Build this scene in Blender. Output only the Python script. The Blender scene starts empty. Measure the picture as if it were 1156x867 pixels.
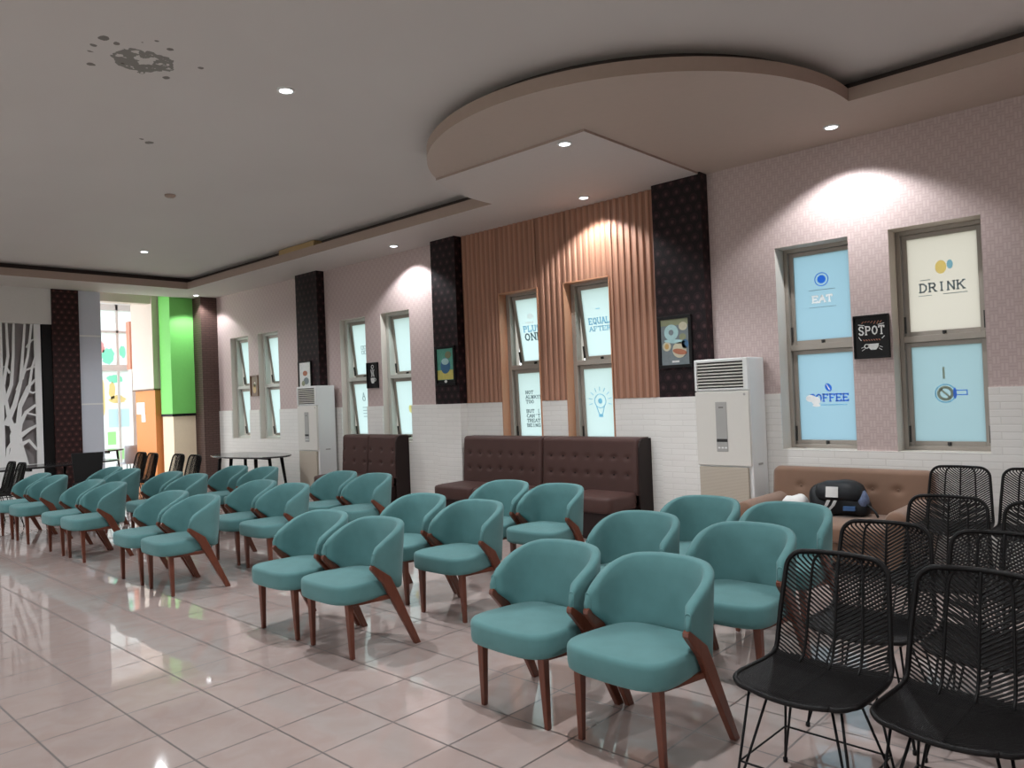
import bpy, bmesh, math, random
from mathutils import Vector, Matrix
random.seed(7)
scn = bpy.context.scene
COL = scn.collection
PI = math.pi
D = 7.3            # long wall plane (y)
EX = -15.2         # end wall plane (x)
H = 1.5785

# ------------------------------------------------------------------ materials
def new_mat(name):
    m = bpy.data.materials.new(name); m.use_nodes = True
    nt = m.node_tree; nt.nodes.clear()
    out = nt.nodes.new('ShaderNodeOutputMaterial')
    b = nt.nodes.new('ShaderNodeBsdfPrincipled')
    nt.links.new(b.outputs[0], out.inputs[0])
    return m, nt, b, out
def node(nt, t, **kw):
    n = nt.nodes.new(t)
    for k, v in kw.items():
        if k.startswith('i_'):
            key = k[2:]
            key = int(key) if key.isdigit() else key.replace('_', ' ')
            n.inputs[key].default_value = v
        else: setattr(n, k, v)
    return n
def math_n(nt, op, a, b=None, c=None):
    n = nt.nodes.new('ShaderNodeMath'); n.operation = op
    for i, v in enumerate((a, b, c)):
        if v is None: continue
        if isinstance(v, (int, float)): n.inputs[i].default_value = v
        else: nt.links.new(v, n.inputs[i])
    return n.outputs[0]
def mixc(nt, fac, a, b):
    n = nt.nodes.new('ShaderNodeMix'); n.data_type = 'RGBA'
    for i, v in ((0, fac), (6, a), (7, b)):
        if isinstance(v, (int, float)): n.inputs[i].default_value = v
        elif isinstance(v, tuple): n.inputs[i].default_value = (*v, 1) if len(v) == 3 else v
        else: nt.links.new(v, n.inputs[i])
    return n.outputs[2]
def pos(nt):
    g = nt.nodes.new('ShaderNodeNewGeometry'); s = nt.nodes.new('ShaderNodeSeparateXYZ')
    nt.links.new(g.outputs['Position'], s.inputs[0])
    return g.outputs['Position'], s.outputs[0], s.outputs[1], s.outputs[2]
def comb(nt, x, y, z=0.0):
    c = nt.nodes.new('ShaderNodeCombineXYZ')
    for i, v in enumerate((x, y, z)):
        if isinstance(v, (int, float)): c.inputs[i].default_value = v
        else: nt.links.new(v, c.inputs[i])
    return c.outputs[0]
def bump(nt, b, h, strength=.3, dist=.01):
    n = node(nt, 'ShaderNodeBump'); n.inputs['Strength'].default_value = strength; n.inputs['Distance'].default_value = dist
    nt.links.new(h, n.inputs['Height']); nt.links.new(n.outputs[0], b.inputs['Normal'])
def simple(name, c, rough=.5, metal=0., spec=.5, var=.08, scale=20., bmp=0., bscale=200., sheen=0., coat=0.):
    m, nt, b, out = new_mat(name)
    tc = node(nt, 'ShaderNodeTexCoord')
    ns = node(nt, 'ShaderNodeTexNoise'); ns.inputs['Scale'].default_value = scale; ns.inputs['Detail'].default_value = 3
    nt.links.new(tc.outputs['Object'], ns.inputs['Vector'])
    lo = tuple(v*(1-var) for v in c); hi = tuple(min(1, v*(1+var)) for v in c)
    nt.links.new(mixc(nt, ns.outputs[0], lo, hi), b.inputs['Base Color'])
    b.inputs['Roughness'].default_value = rough; b.inputs['Metallic'].default_value = metal
    b.inputs['Specular IOR Level'].default_value = spec
    b.inputs['Sheen Weight'].default_value = sheen
    b.inputs['Coat Weight'].default_value = coat
    if bmp:
        n2 = node(nt, 'ShaderNodeTexNoise'); n2.inputs['Scale'].default_value = bscale
        nt.links.new(tc.outputs['Object'], n2.inputs['Vector'])
        bump(nt, b, n2.outputs[0], bmp, .004)
    return m
def wood(name, c1, c2, rough=.35, axis='Z', scale=6.):
    m, nt, b, out = new_mat(name)
    tc = node(nt, 'ShaderNodeTexCoord'); mp = node(nt, 'ShaderNodeMapping')
    s = {'Z': (scale*3, scale*3, scale*.3), 'X': (scale*.3, scale*3, scale*3), 'Y': (scale*3, scale*.3, scale*3)}[axis]
    mp.inputs['Scale'].default_value = s
    nt.links.new(tc.outputs['Object'], mp.inputs[0])
    ns = node(nt, 'ShaderNodeTexNoise'); ns.inputs['Scale'].default_value = 2.; ns.inputs['Detail'].default_value = 5
    nt.links.new(mp.outputs[0], ns.inputs['Vector'])
    nt.links.new(mixc(nt, ns.outputs[0], c1, c2), b.inputs['Base Color'])
    b.inputs['Roughness'].default_value = rough
    return m
def emit(name, c, s):
    m, nt, b, out = new_mat(name)
    b.inputs['Base Color'].default_value = (*c, 1)
    b.inputs['Emission Color'].default_value = (*c, 1); b.inputs['Emission Strength'].default_value = s
    return m
def frosted(name, c):
    m = bpy.data.materials.new(name); m.use_nodes = True; nt = m.node_tree; nt.nodes.clear()
    out = node(nt, 'ShaderNodeOutputMaterial'); t = node(nt, 'ShaderNodeBsdfTranslucent'); g = node(nt, 'ShaderNodeBsdfGlossy')
    t.inputs[0].default_value = (*c, 1); g.inputs['Roughness'].default_value = .35
    g.inputs[0].default_value = (.8, .85, .9, 1)
    mx = node(nt, 'ShaderNodeMixShader'); mx.inputs[0].default_value = .05
    nt.links.new(t.outputs[0], mx.inputs[1]); nt.links.new(g.outputs[0], mx.inputs[2]); nt.links.new(mx.outputs[0], out.inputs[0])
    return m

def floor_mat():
    m, nt, b, out = new_mat('glossy_floor_tile')
    P, x, y, z = pos(nt)
    T = .4
    tx = math_n(nt, 'DIVIDE', math_n(nt, 'SUBTRACT', x, -9.5186*T), T)
    ty = math_n(nt, 'DIVIDE', math_n(nt, 'SUBTRACT', y, 2.7516*T), T)
    def edge(t):
        f = math_n(nt, 'FRACT', t)
        return math_n(nt, 'MINIMUM', f, math_n(nt, 'SUBTRACT', 1.0, f))
    e = math_n(nt, 'MINIMUM', edge(tx), edge(ty))
    g = math_n(nt, 'LESS_THAN', e, .0125)
    wn = node(nt, 'ShaderNodeTexWhiteNoise'); wn.noise_dimensions = '2D'
    nt.links.new(comb(nt, math_n(nt, 'FLOOR', tx), math_n(nt, 'FLOOR', ty)), wn.inputs['Vector'])
    ns = node(nt, 'ShaderNodeTexNoise'); ns.inputs['Scale'].default_value = 5; ns.inputs['Detail'].default_value = 6; ns.inputs['Distortion'].default_value = 1.2
    nt.links.new(P, ns.inputs['Vector'])
    r = node(nt, 'ShaderNodeValToRGB'); r.color_ramp.elements[0].position = .35; r.color_ramp.elements[1].position = .7
    r.color_ramp.elements[0].color = (.405, .315, .288, 1); r.color_ramp.elements[1].color = (.435, .362, .338, 1)
    nt.links.new(ns.outputs[0], r.inputs[0])
    tint = mixc(nt, math_n(nt, 'MULTIPLY', wn.outputs['Value'], .35), r.outputs[0], (.44, .34, .31))
    nt.links.new(mixc(nt, g, tint, (.085, .058, .05)), b.inputs['Base Color'])
    rr = math_n(nt, 'ADD', .022, math_n(nt, 'MULTIPLY', g, .45))
    n3 = node(nt, 'ShaderNodeTexNoise'); n3.inputs['Scale'].default_value = 1.6; n3.inputs['Detail'].default_value = 4
    nt.links.new(P, n3.inputs['Vector'])
    nt.links.new(math_n(nt, 'ADD', rr, math_n(nt, 'MULTIPLY', n3.outputs[0], .04)), b.inputs['Roughness'])
    b.inputs['Specular IOR Level'].default_value = .75; b.inputs['IOR'].default_value = 1.75
    tilt = node(nt, 'ShaderNodeTexNoise'); tilt.inputs['Scale'].default_value = 3.2
    nt.links.new(P, tilt.inputs['Vector'])
    bump(nt, b, math_n(nt, 'SUBTRACT', math_n(nt, 'MULTIPLY', tilt.outputs[0], .5), math_n(nt, 'MULTIPLY', g, .3)), .05, .006)
    return m
def wallpaper_mat(name, c1, c2, cm, s=.075):
    m, nt, b, out = new_mat(name)
    P, x, y, z = pos(nt)
    u = math_n(nt, 'DIVIDE', math_n(nt, 'ADD', x, y), s); v = math_n(nt, 'DIVIDE', z, s)
    par = math_n(nt, 'MODULO', math_n(nt, 'ADD', math_n(nt, 'FLOOR', math_n(nt, 'ADD', u, 1000.)), math_n(nt, 'FLOOR', v)), 2.)
    par = math_n(nt, 'GREATER_THAN', par, .5)
    su = math_n(nt, 'ABSOLUTE', math_n(nt, 'SINE', math_n(nt, 'MULTIPLY', u, PI*2)))
    sv = math_n(nt, 'ABSOLUTE', math_n(nt, 'SINE', math_n(nt, 'MULTIPLY', v, PI*2)))
    mx = node(nt, 'ShaderNodeMix'); mx.data_type = 'FLOAT'
    nt.links.new(par, mx.inputs[0]); nt.links.new(su, mx.inputs[2]); nt.links.new(sv, mx.inputs[3])
    line = math_n(nt, 'POWER', mx.outputs[0], .5)
    base = mixc(nt, par, c1, c2)
    nt.links.new(mixc(nt, line, cm, base), b.inputs['Base Color'])
    b.inputs['Roughness'].default_value = .55
    bump(nt, b, line, .15, .003)
    return m
def brick_mat(name, c1, c2, cm, w, h, mort, dist=.006, strength=.5):
    m, nt, b, out = new_mat(name)
    P, x, y, z = pos(nt)
    bt = node(nt, 'ShaderNodeTexBrick'); bt.inputs['Scale'].default_value = 1.
    bt.inputs['Brick Width'].default_value = w; bt.inputs['Row Height'].default_value = h; bt.inputs['Mortar Size'].default_value = mort
    bt.inputs['Mortar Smooth'].default_value = .4
    nt.links.new(comb(nt, math_n(nt, 'ADD', x, y), z), bt.inputs['Vector'])
    for k, c in (('Color1', c1), ('Color2', c2), ('Mortar', cm)): bt.inputs[k].default_value = (*c, 1)
    nt.links.new(bt.outputs[0], b.inputs['Base Color'])
    b.inputs['Roughness'].default_value = .6
    ns = node(nt, 'ShaderNodeTexNoise'); ns.inputs['Scale'].default_value = 22; ns.inputs['Detail'].default_value = 4
    nt.links.new(P, ns.inputs['Vector'])
    hgt = math_n(nt, 'SUBTRACT', math_n(nt, 'MULTIPLY', ns.outputs[0], .6), bt.outputs['Fac'])
    bump(nt, b, hgt, strength, dist)
    return m
def damask_mat(name, dark, mid, hi, s=.13):
    m, nt, b, out = new_mat(name)
    P, x, y, z = pos(nt)
    u = math_n(nt, 'DIVIDE', math_n(nt, 'ADD', math_n(nt, 'ADD', x, y), 50.), s); v = math_n(nt, 'DIVIDE', z, s*.8)
    row = math_n(nt, 'FLOOR', v)
    sh = math_n(nt, 'MULTIPLY', math_n(nt, 'MODULO', row, 2.), .5)
    fu = math_n(nt, 'SUBTRACT', math_n(nt, 'FRACT', math_n(nt, 'ADD', u, sh)), .5)
    fv = math_n(nt, 'SUBTRACT', math_n(nt, 'FRACT', v), .35)
    d = math_n(nt, 'SQRT', math_n(nt, 'ADD', math_n(nt, 'MULTIPLY', math_n(nt, 'MULTIPLY', fu, fu), 1.6), math_n(nt, 'MULTIPLY', fv, fv)))
    r = node(nt, 'ShaderNodeValToRGB'); e = r.color_ramp.elements
    e[0].position = 0.; e[0].color = (*hi, 1); e[1].position = .48; e[1].color = (*dark, 1)
    k = e.new(.22); k.color = (*mid, 1); k = e.new(.34); k.color = (*dark, 1); k = e.new(.4); k.color = (*mid, 1)
    nt.links.new(d, r.inputs[0])
    nt.links.new(r.outputs[0], b.inputs['Base Color'])
    b.inputs['Roughness'].default_value = .55; b.inputs['Specular IOR Level'].default_value = .2
    bump(nt, b, math_n(nt, 'SUBTRACT', .5, d), .3, .004)
    return m
def ceiling_mat(spots, blob):
    m, nt, b, out = new_mat('painted_ceiling_with_damp_marks')
    P, x, y, z = pos(nt)
    ns = node(nt, 'ShaderNodeTexNoise'); ns.inputs['Scale'].default_value = 13; ns.inputs['Detail'].default_value = 5
    nt.links.new(P, ns.inputs['Vector'])
    big = node(nt, 'ShaderNodeTexNoise'); big.inputs['Scale'].default_value = .8
    nt.links.new(P, big.inputs['Vector'])
    col = mixc(nt, big.outputs[0], (.585, .55, .53), (.64, .605, .585))
    def dist(cx, cy, kx=1., ky=1.):
        dx = math_n(nt, 'MULTIPLY', math_n(nt, 'SUBTRACT', x, cx), kx); dy = math_n(nt, 'MULTIPLY', math_n(nt, 'SUBTRACT', y, cy), ky)
        return math_n(nt, 'SQRT', math_n(nt, 'ADD', math_n(nt, 'MULTIPLY', dx, dx), math_n(nt, 'MULTIPLY', dy, dy)))
    nz = math_n(nt, 'MULTIPLY', math_n(nt, 'SUBTRACT', ns.outputs[0], .5), .5)
    # patch of crumbling plaster: a ring with a paler middle
    d = math_n(nt, 'ADD', dist(*blob[:2]), math_n(nt, 'MULTIPLY', nz, .4))
    ring = math_n(nt, 'MULTIPLY', math_n(nt, 'LESS_THAN', d, blob[2]), math_n(nt, 'GREATER_THAN', math_n(nt, 'ADD', d, nz), blob[2]*.42))
    col = mixc(nt, math_n(nt, 'MULTIPLY', ring, .75), col, (.10, .095, .08))
    mask = None
    for sx, sy, r in spots:
        k = math_n(nt, 'LESS_THAN', math_n(nt, 'ADD', dist(sx, sy), math_n(nt, 'MULTIPLY', nz, .13)), r)
        mask = k if mask is None else math_n(nt, 'MAXIMUM', mask, k)
    col = mixc(nt, math_n(nt, 'MULTIPLY', mask, .8), col, (.09, .075, .06))
    nt.links.new(col, b.inputs['Base Color'])
    b.inputs['Roughness'].default_value = .7
    return m
def slat_line_mat(name, c1, c2, period):
    m, nt, b, out = new_mat(name)
    P, x, y, z = pos(nt)
    f = math_n(nt, 'FRACT', math_n(nt, 'DIVIDE', z, period))
    k = math_n(nt, 'LESS_THAN', f, .45)
    nt.links.new(mixc(nt, k, c1, c2), b.inputs['Base Color']); b.inputs['Roughness'].default_value = .5
    return m

M = {}
M['floor'] = floor_mat()
M['paper'] = wallpaper_mat('pink_basketweave_wallpaper', (.54, .43, .41), (.50, .39, .37), (.41, .31, .29), .058)
M['paper_side'] = simple('cream_plaster', (.62, .56, .50), .6, var=.04)
M['brick'] = brick_mat('white_brick_panel', (.76, .735, .70), (.73, .705, .67), (.68, .655, .62), .30, .062, .006, .005, .4)
M['damask'] = damask_mat('dark_damask_wallpaper', (.010, .005, .006), (.030, .013, .015), (.075, .036, .036))
M['damask_red'] = damask_mat('brown_damask_wallpaper', (.022, .010, .010), (.060, .022, .020), (.13, .055, .045), .12)
M['damask_brown'] = brick_mat('brown_band_wallpaper', (.105, .058, .047), (.085, .045, .037), (.06, .03, .025), .16, .045, .010, .002, .2)
M['slat'] = wood('warm_slat_wood', (.40, .205, .135), (.34, .165, .105), .45, 'Z', 5)
M['slat_back'] = wood('slat_groove_wood', (.28, .135, .085), (.25, .118, .072), .5, 'Z', 5)
M['jamb_wood'] = wood('jamb_wood', (.52, .26, .15), (.44, .21, .12), .45, 'Z', 5)
M['white_paint'] = simple('white_wall_paint', (.64, .61, .58), .6, var=.03)
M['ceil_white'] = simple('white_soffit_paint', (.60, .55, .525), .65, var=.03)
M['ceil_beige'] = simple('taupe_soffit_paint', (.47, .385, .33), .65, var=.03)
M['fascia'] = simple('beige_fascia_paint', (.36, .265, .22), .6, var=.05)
M['cove'] = simple('shaded_cove_brown', (.05, .031, .027), .7, var=.1)
M['grey_panel'] = simple('grey_blue_panel', (.56, .575, .64), .4, var=.03)
M['dim_wall'] = simple('unseen_wall_dark_tan', (.40, .34, .30), .6, var=.03)  # unseen walls darkened to cut bounced light
M['white_trim'] = simple('white_trim', (.78, .77, .76), .5, var=.02)
M['green'] = simple('bright_green_paint', (.21, .68, .15), .55, var=.04)
M['cream'] = simple('cream_wall_paint', (.92, .77, .56), .6, var=.04)
M['orange'] = simple('orange_paint', (.70, .26, .075), .55, var=.05)
M['pale_beige'] = simple('pale_beige_paint', (.70, .60, .53), .6, var=.03)
M['red_orange'] = simple('red_orange_paint', (.85, .36, .26), .5, var=.05)
M['alu'] = simple('bronze_grey_aluminium', (.33, .29, .25), .4, .2, var=.04)
M['alu_pale'] = simple('pale_frame_aluminium', (.52, .52, .47), .4, .1, var=.04)
M['black_latch'] = simple('black_latch', (.02, .018, .016), .4)
M['pane_blue'] = frosted('blue_frosted_film_glass', (.53, .66, .73))
M['pane_warm'] = frosted('frosted_glass_warm_reflection', (.76, .71, .66))  # warm outdoor reflection on the pane is put into its colour
M['pane_teal'] = frosted('green_frosted_film_glass', (.53, .63, .66))
M['pane_white'] = frosted('white_frosted_glass', (.78, .86, .86))
M['pane_bright'] = frosted('clear_bright_glass', (.97, .97, .97))
M['ink_blue'] = frosted('blue_sticker', (.13, .47, .97))
M['ink_pale'] = frosted('pale_blue_sticker', (.50, .76, .90))
M['ink_grey'] = frosted('grey_sticker', (.36, .42, .46))
M['ink_white'] = simple('white_sticker_and_glare', (.95, .97, .97), .5)
M['ink_glow'] = frosted('milky_sticker', (1., .97, .97))
M['ink_yellow'] = frosted('yellow_sticker', (.97, .86, .50))
M['ink_tan'] = frosted('tan_sticker', (.62, .58, .48))
M['teal'] = simple('teal_fabric', (.093, .213, .216), .8, var=.16, scale=9, bmp=.25, bscale=420, sheen=.12, spec=.2)
M['chair_wood'] = wood('red_brown_chair_wood', (.17, .050, .027), (.085, .024, .014), .28, 'Z', 9)
M['wicker'] = simple('black_wicker', (.006, .005, .005), .42, spec=.16, var=.3, scale=60, bmp=.3, bscale=300)
M['black_metal'] = simple('black_metal', (.006, .006, .007), .4, spec=.2)
M['brown_vinyl'] = simple('brown_vinyl', (.066, .031, .026), .55, spec=.3, var=.12, scale=7, bmp=.15, bscale=160)
M['dark_vinyl'] = simple('dark_brown_vinyl', (.018, .009, .008), .5, spec=.25, var=.1)
M['tan_fabric'] = simple('tan_velour', (.20, .108, .066), .7, var=.14, scale=5, bmp=.2, bscale=260, sheen=.3)
M['ac_white'] = simple('white_plastic', (.72, .72, .71), .35, var=.015)
M['ac_warm'] = simple('warm_white_plastic', (.66, .63, .58), .4, var=.015)
M['ac_dark'] = simple('dark_vent_inside', (.02, .018, .017), .6)
M['ac_grille'] = slat_line_mat('beige_intake_mesh', (.42, .36, .29), (.52, .46, .38), .012)
M['ac_grey'] = simple('grey_control_strip', (.36, .35, .33), .35, var=.02)
M['black'] = simple('black_frame', (.008, .007, .007), .45, spec=.2)
M['black_top'] = simple('black_table_top', (.022, .021, .022), .16, var=.1)
M['grey_top'] = simple('grey_glossy_top', (.06, .06, .06), .12, var=.1)
M['lens'] = emit('lit_lamp_lens', (.92, .97, 1.), 9.)
M['ring'] = simple('white_lamp_ring', (.75, .75, .75), .4)
M['bag'] = simple('black_nylon', (.010, .011, .013), .5, spec=.25, var=.3, bmp=.3, bscale=90)
M['bag_strap'] = simple('grey_webbing', (.32, .31, .30), .7)
M['bag_mesh'] = simple('blue_grey_mesh', (.10, .13, .22), .6, var=.6, scale=60)
M['bag_blue'] = simple('blue_label', (.025, .08, .20), .5)
M['white_cloth'] = simple('white_cloth', (.70, .69, .67), .7)
M['paper_white'] = simple('white_paper', (.80, .82, .84), .6)
M['grey_back'] = simple('grey_wall_behind_screen', (.30, .27, .27), .35, var=.10, scale=2)
M['yellow_strip'] = simple('plain_yellow_strip', (.42, .28, .13), .6)
M['grass'] = simple('outdoor_green_ground', (.24, .32, .20), .9, var=.3, scale=2)
for k, c in {'art_green': (.10, .34, .26), 'art_yellow': (.52, .46, .12), 'art_blue': (.04, .13, .25), 'art_grey': (.15, .18, .19), 'art_cream': (.50, .46, .33),
             'art_cyan': (.34, .52, .52), 'art_rust': (.36, .12, .06), 'art_olive': (.22, .23, .13), 'art_white': (.62, .62, .60), 'art_red': (.45, .08, .05), 'art_brown': (.16, .08, .04), 'art_gold': (.45, .28, .09)}.items():
    M[k] = simple(k, c, .35, var=.2, scale=30)

# ------------------------------------------------------------------ geometry helpers
def tag(o, label=None, cat=None, group=None, kind=None):
    if label: o['label'] = label
    if cat: o['category'] = cat
    if group: o['group'] = group
    if kind: o['kind'] = kind
    return o
def obj(name, bm, mat, parent=None, smooth=False, bevel=0., seg=2, angle=40, subs=0):
    me = bpy.data.meshes.new(name); bmesh.ops.recalc_face_normals(bm, faces=bm.faces); bm.to_mesh(me); bm.free()
    for m in (mat if isinstance(mat, (list, tuple)) else [mat]): me.materials.append(m)
    o = bpy.data.objects.new(name, me); COL.objects.link(o)
    if smooth:
        for p in me.polygons: p.use_smooth = True
    if bevel:
        b = o.modifiers.new('edge', 'BEVEL'); b.width = bevel; b.segments = seg; b.limit_method = 'ANGLE'; b.angle_limit = math.radians(angle)
    if subs:
        s = o.modifiers.new('sub', 'SUBSURF'); s.levels = subs; s.render_levels = subs
    if parent: o.parent = parent
    return o
def thing(name, loc=(0, 0, 0), rz=0., label=None, cat=None, group=None, kind=None):
    o = bpy.data.objects.new(name, None); COL.objects.link(o); o.location = loc; o.rotation_euler = (0, 0, rz)
    o.empty_display_size = .1
    return tag(o, label, cat, group, kind)
def dup(root, loc, rz, label, group=None):
    r = root.copy(); COL.objects.link(r); r.location = loc; r.rotation_euler = (0, 0, rz); r['label'] = label
    if group: r['group'] = group
    for ch in list(root.children):
        c = ch.copy(); COL.objects.link(c); c.parent = r
        for g in list(ch.children):
            d = g.copy(); COL.objects.link(d); d.parent = c
    return r
def B(): return bmesh.new()
def box(bm, x0, x1, y0, y1, z0, z1, mi=0):
    v = [bm.verts.new(p) for p in ((x0, y0, z0), (x1, y0, z0), (x1, y1, z0), (x0, y1, z0), (x0, y0, z1), (x1, y0, z1), (x1, y1, z1), (x0, y1, z1))]
    for f in ((3, 2, 1, 0), (4, 5, 6, 7), (0, 1, 5, 4), (1, 2, 6, 5), (2, 3, 7, 6), (3, 0, 4, 7)):
        fc = bm.faces.new([v[i] for i in f]); fc.material_index = mi
    return bm
def hexa(bm, a, b, mi=0):
    """a, b: two quads (lists of 4 points) joined into a box"""
    va = [bm.verts.new(p) for p in a]; vb = [bm.verts.new(p) for p in b]
    fs = [bm.faces.new(va), bm.faces.new(vb[::-1])]
    for i in range(4): fs.append(bm.faces.new((va[i], va[(i+1) % 4], vb[(i+1) % 4], vb[i])))
    for f in fs: f.material_index = mi
def prism(bm, pts, z0, z1, mi=0, mi_side=None):
    a = [bm.verts.new((p[0], p[1], z0)) for p in pts]; b = [bm.verts.new((p[0], p[1], z1)) for p in pts]
    f = bm.faces.new(a[::-1]); f.material_index = mi
    f = bm.faces.new(b); f.material_index = mi
    n = len(pts)
    for i in range(n):
        f = bm.faces.new((a[i], a[(i+1) % n], b[(i+1) % n], b[i])); f.material_index = mi if mi_side is None else mi_side
def prism_y(bm, pts, y0, y1, mi=0):          # outline in x,z extruded along y
    a = [bm.verts.new((p[0], y0, p[1])) for p in pts]; b = [bm.verts.new((p[0], y1, p[1])) for p in pts]
    fs = [bm.faces.new(a), bm.faces.new(b[::-1])]
    n = len(pts)
    for i in range(n): fs.append(bm.faces.new((a[i], b[i], b[(i+1) % n], a[(i+1) % n])))
    for f in fs: f.material_index = mi
def loops(bm, rings, closed=True, cap=True, mi=0):
    R = [[bm.verts.new(p) for p in r] for r in rings]
    n = len(R[0])
    for a, b in zip(R[:-1], R[1:]):
        for i in range(n if closed else n-1):
            f = bm.faces.new((a[i], a[(i+1) % n], b[(i+1) % n], b[i])); f.material_index = mi
    if cap:
        for r in (R[0][::-1], R[-1]):
            f = bm.faces.new(r); f.material_index = mi
    return R
def tube(bm, path, r, n=8, mi=0, cap=True):
    path = [Vector(p) for p in path]
    rr = r if isinstance(r, (list, tuple)) else [r]*len(path)
    rings = []; prev = None
    for i, p in enumerate(path):
        t = (path[min(i+1, len(path)-1)]-path[max(i-1, 0)]).normalized()
        if prev is None:
            a = t.cross(Vector((0, 0, 1)))
            if a.length < 1e-3: a = t.cross(Vector((1, 0, 0)))
        else: a = prev-t*prev.dot(t)
        a.normalize(); prev = a; c = t.cross(a)
        rings.append([p+(a*math.cos(2*PI*k/n)+c*math.sin(2*PI*k/n))*rr[i] for k in range(n)])
    loops(bm, rings, True, cap, mi)
def lathe(bm, prof, c=(0, 0, 0), n=24, mi=0):
    rings = [[(c[0]+r*math.cos(2*PI*k/n), c[1]+r*math.sin(2*PI*k/n), c[2]+z) for k in range(n)] for r, z in prof]
    loops(bm, rings, True, True, mi)
def rsq(cx, cy, ax, ay, n=4., cnt=40):
    pts = []
    for k in range(cnt):
        t = 2*PI*k/cnt; c, s = math.cos(t), math.sin(t)
        pts.append((cx+ax*math.copysign(abs(c)**(2/n), c), cy+ay*math.copysign(abs(s)**(2/n), s)))
    return pts
def interp(tab, x):
    if x <= tab[0][0]: return tab[0][1]
    for (a, b), (c, d) in zip(tab[:-1], tab[1:]):
        if x <= c: return b+(d-b)*(x-a)/(c-a)
    return tab[-1][1]
def cushion(bm, x0, x1, y0, y1, z0, z1, r=.03, puff=.015, n=6., cnt=48, mi=0):
    cx, cy, ax, ay = (x0+x1)/2, (y0+y1)/2, (x1-x0)/2, (y1-y0)/2
    rings = []
    for ins, z in ((r, z0), (r*.3, z0+r*.3), (0, z0+r), (0, z1-r), (r*.3, z1-r*.3), (r, z1), (r*2.5, z1+puff*.6), (min(ax, ay)*.6, z1+puff)):
        rings.append([(px, py, z) for px, py in rsq(cx, cy, ax-ins, ay-ins, n, cnt)])
    loops(bm, rings, True, True, mi)

# ------------------------------------------------------------------ camera
F_PX, YAW, PITCH, ROLL = 853.85, -0.74583, 0.014756, -0.0393878
f = Vector((math.sin(YAW)*math.cos(PITCH), math.cos(YAW)*math.cos(PITCH), math.sin(PITCH)))
r0 = Vector((math.cos(YAW), -math.sin(YAW), 0)); u0 = r0.cross(f)
r_ = math.cos(ROLL)*r0+math.sin(ROLL)*u0; u_ = -math.sin(ROLL)*r0+math.cos(ROLL)*u0
cam = bpy.data.cameras.new('camera'); co = bpy.data.objects.new('camera', cam); COL.objects.link(co)
cam.sensor_width = 36; cam.lens = 36*F_PX/1156; cam.clip_start = .05; cam.clip_end = 200
co.matrix_world = Matrix(((r_.x, u_.x, -f.x, 0), (r_.y, u_.y, -f.y, 0), (r_.z, u_.z, -f.z, H), (0, 0, 0, 1)))
scn.camera = co

# ------------------------------------------------------------------ setting
def struct(name, bm, mat, label, cat, **kw):
    return tag(obj(name, bm, mat, **kw), label, cat, kind='structure')
WZ0, WZ1 = .94, 2.93
WINS = [(-14.36, -13.65), (-13.28, -12.55), (-10.59, -9.89), (-9.49, -8.79), (-6.90, -6.22), (-5.80, -5.11), (-3.13, -2.43), (-2.08, -1.36)]
XR, YB = 4.5, -5.0
bm = B(); box(bm, -18.75, XR, YB, 8.5, -.1, 0); struct('floor', bm, M['floor'], 'glossy pinkish beige ceramic tile floor', 'floor')

def wall_y(bm, x0, x1, z0, z1, y0, y1, holes, mi=0, mj=1):
    """wall along x, front face at y0, with jambs round rectangular holes (x0,x1,z0,z1)"""
    xs = sorted({x0, x1, *[min(max(v, x0), x1) for h in holes for v in h[:2]]}); zs = sorted({z0, z1, *[min(max(v, z0), z1) for h in holes for v in h[2:]]})
    solid = {}
    for i in range(len(xs)-1):
        for k in range(len(zs)-1):
            cx, cz = (xs[i]+xs[i+1])/2, (zs[k]+zs[k+1])/2
            solid[i, k] = not any(h[0] < cx < h[1] and h[2] < cz < h[3] for h in holes)
    def q(pts, m):
        fc = bm.faces.new([bm.verts.new(p) for p in pts]); fc.material_index = m
    for (i, k), s in solid.items():
        if not s: continue
        a, b, c, d = xs[i], xs[i+1], zs[k], zs[k+1]
        q(((a, y0, c), (b, y0, c), (b, y0, d), (a, y0, d)), mi); q(((a, y1, c), (a, y1, d), (b, y1, d), (b, y1, c)), mi)
        if not solid.get((i-1, k)): q(((a, y0, c), (a, y0, d), (a, y1, d), (a, y1, c)), mj)
        if not solid.get((i+1, k)): q(((b, y0, c), (b, y1, c), (b, y1, d), (b, y0, d)), mj)
        if not solid.get((i, k-1)): q(((a, y0, c), (a, y1, c), (b, y1, c), (b, y0, c)), mj)
        if not solid.get((i, k+1)): q(((a, y0, d), (b, y0, d), (b, y1, d), (a, y1, d)), mj)
    bmesh.ops.remove_doubles(bm, verts=bm.verts, dist=1e-5)
holes = [(a, b, WZ0, WZ1) for a, b in WINS]
bm = B(); wall_y(bm, -15.3, XR, 0, 4.1, D, D+.34, holes)
struct('wall_back', bm, [M['paper'], M['paper_side']], 'long window wall papered in pink basketweave', 'wall')
WS = 1.49
wh = holes+[(-2.43, -2.08, WZ0-.0, 2)]
bm = B(); wall_y(bm, -15.2, XR, 0, WS, D-.02, D, wh, 0, 0)
struct('trim_1', bm, M['brick'], 'white brick-patterned wainscot along the window wall', 'wainscot')

# papered pillars
for i, (a, b, lab) in enumerate(((-4.42, -3.83, 'dark damask pillar between slatted wood and pink wall'), (-8.09, -7.59, 'dark damask pillar beside far end of the slatted wood'), (-11.66, -11.0, 'dark damask pillar above the far air conditioner'))):
    bm = B(); box(bm, a, b, D-.15, D+.01, WS, 3.9); box(bm, a, b, D-.15, D+.01, 0, WS, 1)
    struct('pillar', bm, [M['damask'], M['brick']], lab, 'pillar')

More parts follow.
